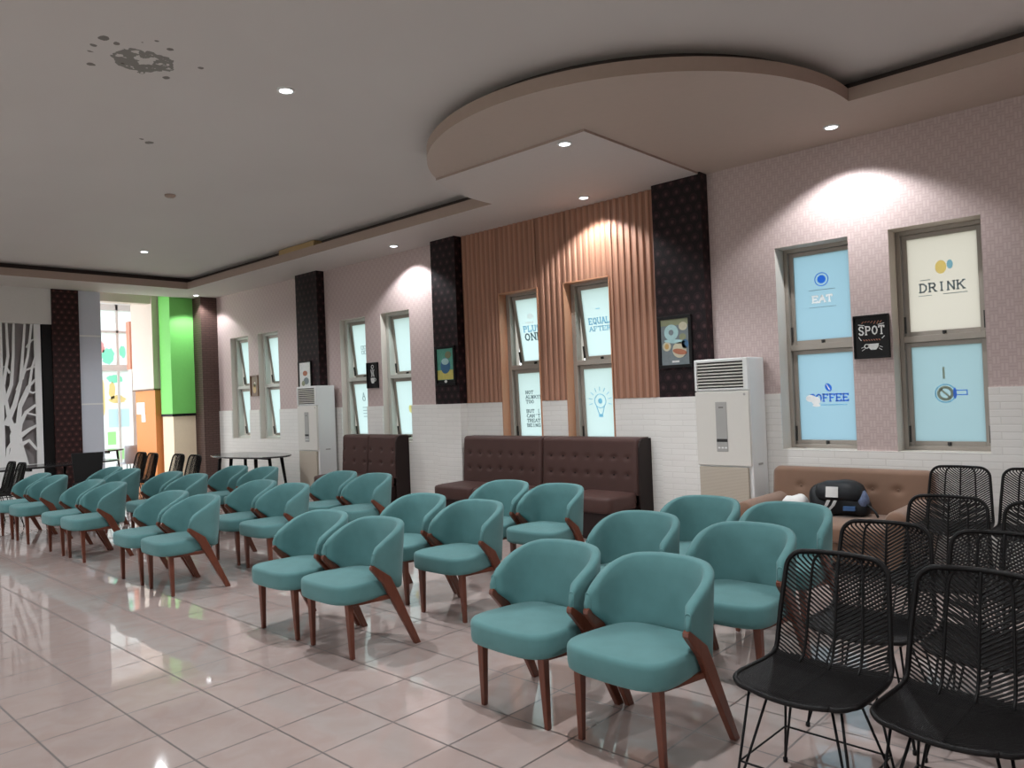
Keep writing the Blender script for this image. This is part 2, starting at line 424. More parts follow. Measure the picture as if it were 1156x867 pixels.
# wood slats
SX0, SX1 = -7.585, -4.425
bm = B()
P0 = .088; n = int(round((SX1-SX0)/P0)); pitch = (SX1-SX0)/n
sl = [(SX0+i*pitch, SX0+(i+1)*pitch) for i in range(n)]
def slat_seg(a, b, z0, z1):
    g = .014
    prof = [(a+g, D-.018), (a+g+.010, D-.031), ((a+b)/2-.014, D-.036), ((a+b)/2+.014, D-.036), (b-g-.010, D-.031), (b-g, D-.018)]
    A = [bm.verts.new((x, y, z0)) for x, y in prof]; C = [bm.verts.new((x, y, z1)) for x, y in prof]
    for k in range(len(prof)-1): bm.faces.new((A[k], A[k+1], C[k+1], C[k]))
    bm.faces.new(A); bm.faces.new(C[::-1])
for a, b in sl:
    segs = [(a, b, [(WS+.002, 3.9)])]
    for w in WINS[4:6]:
        if b > w[0]+.012 and a < w[1]-.012:
            segs = []
            if a < w[0]-.0: segs.append((a, w[0], [(WS+.002, 3.9)]))
            if b > w[1]: segs.append((w[1], b, [(WS+.002, 3.9)]))
            segs.append((max(a, w[0]), min(b, w[1]), [(WZ1, 3.9)]))
    for a2, b2, zz in segs:
        if b2-a2 < .04: continue
        for z0, z1 in zz: slat_seg(a2, b2, z0, z1)
o = struct('trim_2', bm, M['slat'], 'vertical wooden slat cladding around two windows', 'wall cladding')
bm = B(); wall_y(bm, SX0, SX1, WS+.002, 3.9, D-.02, D-.001, holes[4:6], 0, 0)
obj('backing', bm, M['slat_back'], o)
for a, b in WINS[4:6]:
    bm = B()
    box(bm, a-.001, a+.012, D-.036, D+.10, WZ0, WZ1); box(bm, b-.012, b+.001, D-.036, D+.10, WZ0, WZ1); box(bm, a, b, D-.036, D+.10, WZ1-.012, WZ1+.001)
    obj('jamb', bm, M['jamb_wood'], o)

# ---- ceiling
def px_floor(*a): pass
SPOTS = [(-5.260, 1.870, 0.030), (-5.280, 1.960, 0.026), (-5.410, 1.850, 0.016), (-5.510, 1.860, 0.018), (-5.720, 1.940, 0.022), (-5.150, 2.070, 0.016), (-5.070, 2.130, 0.012), (-5.130, 2.250, 0.016), (-5.270, 2.530, 0.015), (-5.600, 2.410, 0.026), (-5.560, 2.100, 0.012), (-7.080, 2.880, 0.036), (-7.030, 2.790, 0.018)]
bm = B(); box(bm, -15.3, XR+.2, YB-.2, D+.3, 4.03, 4.15)
struct('ceiling', bm, ceiling_mat(SPOTS, (-5.43, 2.19, .19)), 'flat grey-white ceiling with a crumbling damp patch', 'ceiling')
CX, CY, CR = -4.05, 6.25, 2.0
def arc(a0, a1, n, r=CR): return [(CX+r*math.cos(a0+(a1-a0)*i/n), CY+r*math.sin(a0+(a1-a0)*i/n)) for i in range(n+1)]
def ang_y(y, left): 
    t = math.asin((y-CY)/CR); return PI-t if left else t
SE = 6.33
zA, zB = 3.808, 3.83
aL0 = ang_y(SE, True); aL1 = ang_y(5.2, True)     # left end of the circle
ptsA = [(-15.2, YB), (-14.05, YB), (-14.05, SE)]+arc(aL0, aL1, 10)+[(-3.85, 5.2), (-3.85, D), (-15.2, D)]
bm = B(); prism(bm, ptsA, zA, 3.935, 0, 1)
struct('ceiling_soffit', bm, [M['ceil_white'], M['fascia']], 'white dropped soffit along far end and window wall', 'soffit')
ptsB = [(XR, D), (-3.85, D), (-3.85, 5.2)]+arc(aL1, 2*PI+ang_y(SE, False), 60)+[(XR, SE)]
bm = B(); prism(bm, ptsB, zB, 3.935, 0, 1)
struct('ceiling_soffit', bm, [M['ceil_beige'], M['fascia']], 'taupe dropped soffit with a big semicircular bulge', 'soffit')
# recess behind the lips; its shade is put in as dark brown colour
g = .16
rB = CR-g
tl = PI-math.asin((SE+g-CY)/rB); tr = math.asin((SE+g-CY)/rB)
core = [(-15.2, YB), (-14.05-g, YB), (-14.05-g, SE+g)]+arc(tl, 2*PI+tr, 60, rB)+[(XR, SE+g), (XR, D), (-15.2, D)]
bm = B(); prism(bm, core, 3.93, 4.032); struct('trim_3', bm, M['cove'], 'recessed cove strip between soffit and ceiling, coloured dark as shade', 'cove')
bm = B(); box(bm, -10.8, -9.8, SE+.02, SE+g+.01, 3.94, 4.02); struct('trim_4', bm, M['yellow_strip'], 'yellow strip inside the ceiling cove', 'strip')  # small yellow box set inside the cove

# ---- end wall and the passage at the far end
bm = B(); box(bm, EX-.15, EX, YB, 4.37, 3.17, 4.1); struct('wall_left', bm, M['white_paint'], 'white wall band above the tree-pattern screen', 'wall')
bm = B(); box(bm, EX-.25, EX-.15, YB, 4.3, 0, 3.9); struct('wall_far', bm, M['grey_back'], 'grey wall behind the tree-pattern screen', 'wall')
bm = B(); box(bm, EX-.2, EX+.03, 4.37, 4.81, 0, 3.9); struct('pillar', bm, M['damask_red'], 'brown damask pillar beside the tree-pattern screen', 'pillar')
bm = B(); box(bm, EX-.2, EX-.02, 4.22, 4.37, 0, 3.2); struct('trim_5', bm, M['black'], 'black strip between screen and damask pillar', 'trim')
bm = B()
zj = [0, .62, 1.72, 2.98, 3.9]
box(bm, EX-.3, EX-.0, 4.79, 5.19, 0, 3.9)
for z in zj[1:-1]: box(bm, EX-.02, EX+.004, 4.80, 5.19, z-.014, z+.014, 1)
struct('wall_far', bm, [M['grey_panel'], M['white_trim']], 'grey panelled wall beside the bright passage', 'wall')
bm = B(); box(bm, -16.1, -15.86, 4.9, 6.6, 3.735, 4.0); struct('beam', bm, M['pale_beige'], 'beige beam over the bright passage', 'beam')
bm = B()
box(bm, -16.85, -15.85, 6.40, 8.2, 0, 2.0, 0); box(bm, -16.9, -15.82, 6.37, 8.2, 2.0, 4.0, 1); box(bm, -16.91, -15.81, 6.36, 6.5, 1.97, 2.0, 2)
struct('pillar', bm, [M['orange'], M['pale_beige'], M['art_brown']], 'orange pillar with beige upper half in the passage', 'pillar')
bm = B()
box(bm, -15.78, -15.25, 6.49, 8.3, 1.47, 4.0, 0); box(bm, -15.77, -15.27, 6.51, 8.3, 0, 1.42, 1); box(bm, -15.78, -15.245, 6.485, 8.3, 1.42, 1.47, 2)
struct('wall_far', bm, [M['green'], M['cream'], M['black']], 'bright green wall block over cream lower wall', 'wall')
bm = B(); box(bm, -15.3, -14.89, 6.96, D+.01, 0, 3.9); struct('pillar', bm, M['damask_brown'], 'brown patterned corner pillar beside the green wall', 'pillar')
# vestibule
bm = B(); box(bm, -18.68, -15.3, 3.2, 8.4, 4.03, 4.15); struct('ceiling', bm, M['white_trim'], 'white ceiling of the bright passage', 'ceiling')
bm = B(); box(bm, -18.68, -15.4, 8.2, 8.4, 0, 4.1); box(bm, -18.68, -15.45, 3.2, 3.4, 0, .4); box(bm, -18.68, -15.45, 3.2, 3.4, 3.5, 4.1); box(bm, -15.8, -15.45, 3.2, 3.4, .4, 3.5); struct('wall_far', bm, M['white_trim'], 'white side walls of the bright passage', 'wall')  # opening added in the unseen side to let light in
GX = -18.6
w = thing('window_9', (GX, 6.7, 0), 0, 'tall bright shopfront window with coloured stickers', 'window', kind='structure')
bm = B()
for y0, y1 in ((3.4, 3.5), (5.55, 5.61), (6.66, 6.71), (7.42, 7.47), (8.1, 8.2)):
    box(bm, -.04, .04, y0-6.7, y1-6.7, 0, 4.03)
box(bm, -.05, .05, 3.4-6.7, 8.2-6.7, 2.50, 2.64); box(bm, -.04, .04, 3.4-6.7, 8.2-6.7, 3.38, 3.43); box(bm, -.04, .04, 3.4-6.7, 8.2-6.7, 0, .08); box(bm, -.04, .04, 3.4-6.7, 8.2-6.7, 3.9, 4.03)
obj('window_frame', bm, M['white_trim'], w)
bm = B(); box(bm, -.008, .008, 3.45-6.7, 8.15-6.7, .05, 3.95); obj('pane', bm, M['pane_bright'], w)
def blob_pts(cx, cz, rx, rz, seed, n=18):
    rnd = random.Random(seed)
    return [(cx+rx*math.cos(2*PI*k/n)*(1+rnd.uniform(-.2, .2)), cz+rz*math.sin(2*PI*k/n)*(1+rnd.uniform(-.2, .2))) for k in range(n)]
def yz_plate(bm, pts, x0, x1, mi=0):
    a = [bm.verts.new((x0, p[0], p[1])) for p in pts]; b = [bm.verts.new((x1, p[0], p[1])) for p in pts]
    fs = [bm.faces.new(a), bm.faces.new(b[::-1])]; n = len(pts)
    for i in range(n): fs.append(bm.faces.new((a[i], b[i], b[(i+1) % n], a[(i+1) % n])))
    for q in fs: q.material_index = mi
film = [frosted('sticker_green', (.55, .95, .78)), frosted('sticker_pink', (.98, .62, .62)), frosted('sticker_amber', (.98, .84, .55)), frosted('sticker_sky', (.82, .94, .98)), frosted('sticker_lime', (.68, .96, .60))]
for cy, cz, ry, rz, k, s in ((6.48, 2.84, .14, .20, 0, 1), (6.34, 3.03, .07, .14, 1, 2), (6.80, 2.95, .07, .14, 0, 3), (6.62, 2.32, .17, .10, 0, 4), (6.54, 2.05, .07, .20, 2, 5), (6.66, 1.84, .18, .09, 2, 6), (6.36, 1.9, .03, .4, 2, 8)):
    bm = B(); yz_plate(bm, blob_pts(cy-6.7, cz, ry, rz, s), .010, .014); obj('sticker', bm, film[k], w)
for y0, y1, z0, z1, k in ((6.45, 7.0, 1.2, 1.62, 3), (6.42, 6.6, .8, 1.1, 4), (6.6, 6.9, .45, .7, 4)):
    bm = B(); box(bm, .010, .014, y0-6.7, y1-6.7, z0, z1); obj('sticker', bm, film[k], w)
bm = B(); box(bm, -18.4, -18.2, 6.82, 7.15, 2.52, 3.62); box(bm, -18.4, -18.2, 6.84, 7.15, 0, 2.52, 1); struct('pillar', bm, [M['red_orange'], M['white_trim']], 'narrow pillar with salmon upper half beside the shopfront window', 'pillar')

# tree-cut screen
sc = thing('tree_pattern_screen', (EX-.06, 0, 0), 0, 'white cut-out screen with a branching tree pattern on far wall', 'screen')
bm = B()
box(bm, -.02, .02, 4.10, 4.20, .70, 3.17); box(bm, -.02, .02, 1.9, 4.20, 0, .70); box(bm, -.02, .02, 3.46, 3.62, .7, 3.17)
box(bm, -.02, .02, 1.9, 3.5, .7, 3.17)
obj('screen_frame', bm, M['white_trim'], sc)
def ribbon(bm, pts, ws, x0=-.016, x1=.016):
    L, R = [], []
    for i, p in enumerate(pts):
        a = Vector(pts[max(i-1, 0)]); b = Vector(pts[min(i+1, len(pts)-1)]); t = (b-a).normalized(); nn = Vector((-t.y, t.x))
        w_ = ws[i]/2; L.append(Vector(p)+nn*w_); R.append(Vector(p)-nn*w_)
    for i in range(len(pts)-1):
        q = [L[i], L[i+1], R[i+1], R[i]]
        hexa(bm, [(x0, v.x, v.y) for v in q], [(x1, v.x, v.y) for v in q])
bm = B()
tr = [([(3.80, .7), (3.80, 1.0), (3.78, 1.22), (3.83, 1.42)], [.34, .20, .17, .12])]
tr += [([(3.80, 1.15), (3.70, 1.5), (3.64, 1.9), (3.62, 2.1)], [.10, .07, .05, .04]), ([(3.64, 1.40), (3.78, 1.75), (3.88, 2.15), (3.92, 2.6), (3.97, 3.17)], [.09, .07, .05, .04, .03]),
       ([(3.62, 1.75), (3.74, 2.1), (3.78, 2.6), (3.80, 3.17)], [.06, .05, .04, .03]), ([(3.82, 1.35), (3.95, 1.62), (4.12, 1.75)], [.08, .05, .04]), ([(3.83, 1.42), (3.86, 1.75), (3.98, 2.05), (4.12, 2.2)], [.08, .06, .045, .035]),
       ([(3.86, 1.7), (4.0, 2.0), (4.06, 2.4), (4.12, 2.6)], [.05, .04, .035, .03]), ([(3.82, 2.0), (3.95, 2.35), (4.12, 2.42)], [.05, .04, .03]), ([(3.9, 2.2), (4.0, 2.6), (4.07, 3.17)], [.05, .035, .03]),
       ([(3.62, 2.1), (3.70, 2.6), (3.69, 3.17)], [.05, .04, .03]), ([(3.84, 1.2), (4.0, 1.32), (4.12, 1.38)], [.08, .05, .04]), ([(3.85, 1.05), (3.98, 1.12), (4.10, .95)], [.08, .05, .04]), ([(3.74, 1.12), (3.66, 1.0), (3.63, .7)], [.05, .045, .05]), ([(3.72, 2.3), (3.66, 2.42), (3.60, 2.4)], [.04, .03, .03]),
       ([(3.92, 1.62), (4.02, 1.58), (4.12, 1.55)], [.04, .03, .03]), ([(3.96, 2.0), (4.06, 1.95), (4.12, 1.98)], [.04, .03, .03]), ([(3.98, 2.75), (4.06, 2.88), (4.12, 2.9)], [.03, .03, .03])]
for i_, (p, ws) in enumerate(tr): ribbon(bm, p, ws, -.016+.0006*i_, .010+.0006*i_)
obj('tree_cutout', bm, M['white_trim'], sc)

# unseen room walls with openings added to let light in
bm = B(); wall_y(bm, -15.4, XR+.2, 0, 4.1, YB-.2, YB, [(-13, -10.2, .5, 3.2), (-9, -6.2, .5, 3.2), (-5, -2.2, .5, 3.2), (-1., 1.8, .5, 3.2)], 0, 0)
struct('wall_front', bm, M['dim_wall'], 'plain unseen wall with big added openings opposite the pink wall', 'wall')
bm = B(); box(bm, XR, XR+.2, YB, D+.3, 0, 4.1); struct('wall_right', bm, M['dim_wall'], 'plain end wall opposite the tree-pattern screen', 'wall')
bm = B(); box(bm, -45, 25, -40, 40, -.35, -.12); struct('ground', bm, M['grass'], 'green ground outside the building', 'ground')

# ------------------------------------------------------------------ lettering
GL = {'A': [[(0, 0), (.5, 1), (1, 0)], [(.2, .38), (.8, .38)]], 'B': [[(.1, 0), (.1, 1)], [(.1, 1), (.7, .97), (.85, .76), (.7, .54), (.1, .52)], [(.7, .54), (.95, .28), (.75, .02), (.1, 0)]],
      'C': [[(.95, .8), (.75, .98), (.4, .98), (.1, .7), (.1, .3), (.4, .02), (.75, .02), (.95, .2)]], 'D': [[(.1, 0), (.1, 1)], [(.1, 1), (.55, .98), (.92, .7), (.92, .3), (.55, .02), (.1, 0)]],
      'E': [[(.1, 0), (.1, 1)], [(.1, .97), (.9, .97), (.9, .8)], [(.1, .5), (.7, .5)], [(.1, .03), (.9, .03), (.9, .2)]], 'F': [[(.15, 0), (.15, 1)], [(.15, .97), (.9, .97), (.9, .8)], [(.15, .5), (.7, .5)]],
      'G': [[(.95, .8), (.75, .98), (.4, .98), (.1, .7), (.1, .3), (.4, .02), (.75, .02), (.95, .2), (.95, .45), (.65, .45)]], 'I': [[(.5, 0), (.5, 1)]], 'K': [[(.12, 0), (.12, 1)], [(.95, 1), (.15, .45)], [(.4, .62), (.95, 0)]],
      'L': [[(.15, 1), (.15, 0)], [(.15, .03), (.9, .03), (.9, .25)]], 'M': [[(.05, 0), (.05, 1), (.5, .3), (.95, 1), (.95, 0)]], 'N': [[(.1, 0), (.1, 1), (.9, 0), (.9, 1)]],
      'O': [[(.5, .98), (.2, .85), (.05, .5), (.2, .15), (.5, .02), (.8, .15), (.95, .5), (.8, .85), (.5, .98)]], 'P': [[(.15, 0), (.15, 1)], [(.15, .98), (.75, .95), (.9, .72), (.75, .5), (.15, .47)]],
      'Q': [[(.5, .98), (.2, .85), (.05, .5), (.2, .15), (.5, .02), (.8, .15), (.95, .5), (.8, .85), (.5, .98)], [(.6, .25), (.95, -.08)]], 'R': [[(.12, 0), (.12, 1)], [(.12, .98), (.75, .95), (.9, .72), (.75, .5), (.12, .47)], [(.5, .48), (.95, 0)]],
      'S': [[(.88, .8), (.7, .98), (.3, .98), (.1, .76), (.3, .55), (.7, .45), (.9, .24), (.7, .02), (.3, .02), (.1, .2)]], 'T': [[(.5, 0), (.5, 1)], [(.05, .8), (.05, .97), (.95, .97), (.95, .8)]], 'U': [[(.1, 1), (.1, .3), (.3, .03), (.7, .03), (.9, .3), (.9, 1)]],
      'V': [[(0, 1), (.5, 0), (1, 1)]], 'W': [[(0, 1), (.25, 0), (.5, .8), (.75, 0), (1, 1)]], 'Y': [[(.05, 1), (.5, .5), (.95, 1)], [(.5, .5), (.5, 0)]], "'": [[(.5, 1), (.45, .75)]], ' ': []}
STK = [0]
def stroke(bm, a, b, w, y0, y1, mi=0):
    STK[0] = (STK[0]+1) % 24; y0 = y0-STK[0]*4e-5
    a, b = Vector(a), Vector(b); t = (b-a)
    if t.length < 1e-6: return
    t.normalize(); n_ = Vector((-t.y, t.x))*w/2; a = a-t*w*.3; b = b+t*w*.3
    q = [a+n_, b+n_, b-n_, a-n_]
    hexa(bm, [(v.x, y0, v.y) for v in q], [(v.x, y1, v.y) for v in q], mi)
def text(bm, s, x, z, cw, h, w, y0, y1, gap=.25, serif=True, mi=0, center=True):
    tot = len(s)*cw*(1+gap)-cw*gap
    if center: x -= tot/2
    for ch in s:
        for pl in GL.get(ch, []):
            pts = [(x+p[0]*cw, z+p[1]*h) for p in pl]
            for a, b in zip(pts[:-1], pts[1:]): stroke(bm, a, b, w, y0, y1, mi)
            if serif:
                for e, nb in ((0, 1), (-1, -2)):
                    p, q = pl[e], pl[nb]
                    if abs(p[1]-q[1]) > .45 and (p[1] < .03 or p[1] > .97):
                        stroke(bm, (pts[e][0]-cw*.16, pts[e][1]), (pts[e][0]+cw*.16, pts[e][1]), w*.8, y0, y1, mi)
        x += cw*(1+gap)
def ring(bm, cx, cz, r0_, r1_, y0, y1, n=28, mi=0):
    for k in range(n):
        a, b = 2*PI*k/n, 2*PI*(k+1)/n
        q = [(cx+r0_*math.cos(a), cz+r0_*math.sin(a)), (cx+r1_*math.cos(a), cz+r1_*math.sin(a)), (cx+r1_*math.cos(b), cz+r1_*math.sin(b)), (cx+r0_*math.cos(b), cz+r0_*math.sin(b))]
        hexa(bm, [(u, y0, v) for u, v in q], [(u, y1, v) for u, v in q], mi)
def disc(bm, cx, cz, rx, rz, y0, y1, n=26, mi=0, rot=0.):
    pts = []
    for k in range(n):
        t = 2*PI*k/n; u, v = rx*math.cos(t), rz*math.sin(t)
        pts.append((cx+u*math.cos(rot)-v*math.sin(rot), cz+u*math.sin(rot)+v*math.cos(rot)))
    prism_y(bm, pts, y0, y1, mi)

# ------------------------------------------------------------------ windows
UZ0, UZ1, LZ0, LZ1 = 1.955, WZ1, WZ0, 1.925      # the two lights of every window
def make_window(i, a, b, label, pu, pl_, open_u=0., open_l=0., dec_u=None, dec_l=None):
    cx = (a+b)/2; hw = (b-a)/2
    dep, fw, s, fz = (.15, .072, .048, .045) if i <= 6 else (.25, .038, .040, .038)
    w = thing('window_%d' % i, (cx, D+dep, 0), 0, label, 'window', kind='structure')
    bm = B(); y0, y1 = -.05, .05
    box(bm, -hw, -hw+fw, y0, y1, WZ0, WZ1); box(bm, hw-fw, hw, y0, y1, WZ0, WZ1)
    box(bm, -hw+fw, hw-fw, y0, y1, WZ0, WZ0+fz); box(bm, -hw+fw, hw-fw, y0, y1, WZ1-fz, WZ1); box(bm, -hw+fw, hw-fw, y0, y1, 1.91, 1.97)
    obj('window_frame', bm, M['alu_pale'] if i <= 4 else M['alu'], w, bevel=.004)
    for nm, z0, z1, pm, op, dec in (('upper_sash', 1.97, WZ1-fz, pu, open_u, dec_u), ('lower_sash', WZ0+fz, 1.91, pl_, open_l, dec_l)):
        xh = hw-fw-.003
        h = z1-z0
        bm = B()
        box(bm, -xh, -xh+s, -.018, .018, -h, 0); box(bm, xh-s, xh, -.018, .018, -h, 0); box(bm, -xh+s, xh-s, -.018, .018, -s, 0); box(bm, -xh+s, xh-s, -.018, .018, -h, -h+s)
        sash = obj(nm, bm, M['alu'], w, bevel=.003)
        sash.location = (0, .012, z1-.001); sash.rotation_euler = (math.asin(op/h), 0, 0)
        bm = B(); box(bm, -xh+s-.004, xh-s+.004, -.004, .004, -h+s-.004, -s+.004); obj('pane', bm, pm, sash)
        bm = B(); box(bm, -.014, .014, -.04, -.018, -h+.006, -h+.034); box(bm, -.006, .006, -.055, -.04, -h+.0, -h+.03); obj('latch', bm, M['black_latch'], sash)
        for sx in (-1, 1):
            bm = B(); box(bm, sx*(xh-.002)-.010, sx*(xh-.002)+.010, -.034, -.018, -h+.03, -h+.18); obj('stay', bm, M['black_latch'], sash)
        if dec:
            for nm2, bm2, mm in dec(-h/2): obj(nm2, bm2, mm, sash)
    return w
Y0, Y1 = -.0065, -.0042
def bx2(bm, x0, x1, z0, z1): box(bm, x0, x1, Y0, Y1, z0, z1)
def d_eat(c):
    b1 = B(); ring(b1, 0, c+.17, .060, .068, Y0, Y1); b2 = B(); disc(b2, 0, c+.17, .042, .042, Y0, Y1, 10)
    b3 = B(); bx2(b3, -.13, .13, c+.065, c+.070); bx2(b3, -.13, .13, c-.105, c-.100)
    b4 = B(); text(b4, 'EAT', 0, c-.055, .055, .065, .016, Y0, Y1)  # letters coloured white for the light they reflect
    return [('emblem_ring', b1, M['ink_blue']), ('emblem', b2, M['ink_blue']), ('rule', b3, M['ink_grey']), ('lettering', b4, M['ink_white'])]
def d_coffee(c):
    b1 = B(); disc(b1, .02, c+.09, .03, .042, Y0, Y1, 20, 0, .5)
    b1w = B(); stroke(b1w, (.005, c+.115), (.035, c+.065), .010, Y0-.002, Y0)
    b2 = B(); text(b2, 'COFFEE', .02, c-.045, .054, .07, .014, Y0, Y1, .2)
    b3 = B(); bx2(b3, -.06, .19, c-.085, c-.077)
    b4 = B(); disc(b4, -.155, c-.015, .05, .035, Y0-.003, Y0-.001, 14); disc(b4, -.105, c-.04, .045, .04, Y0-.0034, Y0-.001, 14); disc(b4, -.10, c-.085, .04, .014, Y0-.0038, Y0-.001, 14)
    return [('bean', b1, M['ink_blue']), ('bean_crease', b1w, M['ink_white']), ('lettering', b2, M['ink_blue']), ('rule', b3, M['ink_pale']), ('worn_patch', b4, M['ink_white'])]
def d_drink(c):
    b1 = B(); disc(b1, -.01, c+.14, .045, .06, Y0, Y1); b2 = B(); disc(b2, .062, c+.155, .024, .04, Y0, Y1)
    b3 = B(); bx2(b3, -.18, -.10, c+.035, c+.041); bx2(b3, -.20, -.09, c-.105, c-.100); bx2(b3, .0, .19, c-.105, c-.099)
    b4 = B(); text(b4, 'DRINK', -.01, c-.07, .058, .075, .013, Y0, Y1, .28)
    return [('emblem', b1, M['ink_yellow']), ('emblem', b2, M['ink_pale']), ('rule', b3, M['ink_grey']), ('lettering', b4, M['ink_grey'])]
def d_cup(c):
    b1 = B(); ring(b1, -.02, c, .075, .085, Y0, Y1); b2 = B(); ring(b2, -.02, c, .042, .066, Y0-.001, Y1); stroke(b2, (-.055, c+.035), (.015, c-.035), .016, Y0-.001, Y1)
    b3 = B(); disc(b3, .055, c+.0, .014, .05, Y0-.003, Y0-.001); stroke(b3, (.065, c+.025), (.15, c+.025), .008, Y0, Y1); stroke(b3, (.065, c-.015), (.15, c-.015), .008, Y0, Y1); stroke(b3, (.15, c+.025), (.15, c-.015), .008, Y0, Y1)
    b4 = B(); bx2(b4, -.035, -.018, c+.13, c+.235)
    return [('saucer_ring', b1, M['ink_pale']), ('cup_ring', b2, M['ink_tan']), ('cup_handle', b3, M['ink_blue']), ('spoon', b4, M['ink_tan'])]
def d_plus(c):
    b0 = B(); disc(b0, .0, c+.18, .05, .035, Y0, Y1); bx2(b0, -.09, .05, c+.085, c+.11)
    b1 = B(); text(b1, 'PLUS', .0, c-.02, .062, .075, .014, Y0, Y1); b2 = B(); text(b2, 'ONE', .01, c-.135, .085, .09, .018, Y0, Y1)
    return [('emblem', b0, M['ink_glow']), ('lettering', b1, M['ink_pale']), ('lettering', b2, M['ink_grey'])]
def d_words(c):
    b = B()
    for k, t in enumerate(('NOT', 'ALWAYS', 'TOO', None, 'BUT I', "CAN'T", 'TREAT', 'BEING')):
        if t: text(b, t, -.10, c+.14-k*.062, .038, .042, .008, Y0, Y1, .25, True, 0, False)
    return [('lettering', b, M['ink_grey'])]
def d_equal(c):
    b = B(); text(b, 'EQUAL', .0, c-.02, .052, .075, .013, Y0, Y1, .25); text(b, 'AFTER', .0, c-.105, .052, .055, .010, Y0, Y1, .25); bx2(b, -.03, .03, c+.16, c+.17)
    return [('lettering', b, M['ink_pale'])]
def d_bulb(c):
    b = B(); ring(b, 0, c+.02, .078, .088, Y0, Y1)
    stroke(b, (-.06, c-.04), (-.025, c-.14), .010, Y0, Y1); stroke(b, (.06, c-.04), (.025, c-.14), .010, Y0, Y1)
    for k in range(9):
        a = PI*(-.08+1.16*k/8); stroke(b, (.125*math.cos(a), c+.02+.125*math.sin(a)), (.17*math.cos(a), c+.02+.17*math.sin(a)), .008, Y0, Y1)
    b2 = B(); bx2(b2, -.03, .03, c-.175, c-.14); disc(b2, 0, c+.02, .03, .035, Y0, Y1, 12)
    return [('bulb_outline', b, M['ink_pale']), ('bulb_base', b2, M['ink_pale'])]
def d_blocks(c):
    b = B()
    for (u, v) in ((0, 0), (.075, 0), (0, .08), (.075, .08)):
        for q in ((u-.03, u+.03, v-.03, v-.022), (u-.03, u+.03, v+.022, v+.03), (u-.03, u-.022, v-.03, v+.03), (u+.022, u+.03, v-.03, v+.03)): bx2(b, q[0]-.02, q[1]-.02, c-.05+q[2], c-.05+q[3])
    return [('emblem', b, M['ink_grey'])]
def d_drop(c):
    b = B(); ring(b, 0, c+.17, .030, .040, Y0, Y1); stroke(b, (-.02, c+.20), (0, c+.27), .010, Y0, Y1); stroke(b, (.02, c+.20), (0, c+.27), .010, Y0, Y1)
    for k in range(4): bx2(b, -.06, .06, c+.02-k*.05, c+.03-k*.05)
    return [('emblem', b, M['ink_grey'])]
def d_gold(c):
    b = B(); disc(b, .06, c-.02, .04, .06, Y0, Y1); return [('emblem', b, M['ink_yellow'])]
PW, PBl, PT, PWm = M['pane_white'], M['pane_blue'], M['pane_teal'], M['pane_warm']
make_window(1, *WINS[0], 'narrow plain frosted window next to the brown corner pillar', PW, PW, .11, .11)
make_window(2, *WINS[1], 'narrow plain frosted window nearer the far air conditioner', PW, PW, .11, .11)
make_window(3, *WINS[2], 'narrow frosted window with a square grid emblem, behind the small bench', PW, PW, .09, .09, d_blocks, d_drop)
make_window(4, *WINS[3], 'narrow frosted window with a golden spot, above the small bench', PW, PW, .09, .09, None, d_gold)
make_window(5, *WINS[4], 'frosted window in slatted wood lettered PLUS ONE', PW, PW, .15, .03, d_plus, d_words)
make_window(6, *WINS[5], 'frosted window in slatted wood with a light bulb drawing', PW, PW, .12, .03, d_equal, d_bulb)
make_window(7, *WINS[6], 'blue frosted window lettered EAT and COFFEE', PBl, PBl, 0, 0, d_eat, d_coffee)
make_window(8, *WINS[7], 'frosted window lettered DRINK with a cup below', PWm, PT, 0, 0, d_drink, d_cup)

# ------------------------------------------------------------------ pictures
def picture(x0, x1, z0, z1, yw, label, art, fw=.02, fm='black', bg='black'):
    cx, cz = (x0+x1)/2, (z0+z1)/2; hx, hz = (x1-x0)/2, (z1-z0)/2
    t = thing('framed_picture', (cx, yw, cz), 0, label, 'picture')
    bm = B(); box(bm, -hx, hx, -.03, 0, -hz, -hz+fw); box(bm, -hx, hx, -.03, 0, hz-fw, hz); box(bm, -hx, -hx+fw, -.03, 0, -hz+fw, hz-fw); box(bm, hx-fw, hx, -.03, 0, -hz+fw, hz-fw)
    obj('frame', bm, M[fm], t, bevel=.003)
    bm = B(); box(bm, -hx+fw, hx-fw, -.012, -.001, -hz+fw, hz-fw); s = obj('print', bm, M[bg], t)
    for nm, b2, mm in art(hx-fw, hz-fw): obj(nm, b2, M[mm], s)
    return t
A0, A1 = -.0145, -.0118
def art_plates(hx, hz):
    L = []
    def dd(nm, cx, cz, rx, rz, mm, lift=0., rot=0.):
        b = B(); disc(b, cx, cz, rx, rz, A0-lift, A1, 24, 0, rot); L.append((nm, b, mm))
    b = B(); box(b, -hx, hx, A0+.0012, A1, hz*.72, hz); L.append(('colour_band', b, 'art_olive'))
    dd('plate', -hx*.25, hz*.42, .085, .085, 'art_cyan'); dd('plate_middle', -hx*.25, hz*.42, .03, .03, 'art_grey', .002)
    dd('plate', hx*.30, -hz*.36, .085, .085, 'art_cream'); dd('food', hx*.32, -hz*.44, .085, .03, 'art_rust', .002, -.2)
    dd('food', hx*.6, hz*.66, .05, .045, 'art_cream'); dd('food', -hx*.6, -hz*.18, .05, .05, 'art_cream'); dd('food', hx*.55, hz*.2, .04, .035, 'art_olive'); dd('cloth', 0, hz*.02, .13, .022, 'art_cyan', 0, -.1)
    dd('food', -hx*.6, -hz*.18, .025, .03, 'art_gold', .002); dd('cloth', hx*.7, -hz*.12, .04, .05, 'art_blue')
    b = B(); box(b, -hx*.25, hx*.25, A0, A1, -hz*.90, -hz*.82); L.append(('caption', b, 'art_white'))
    return L
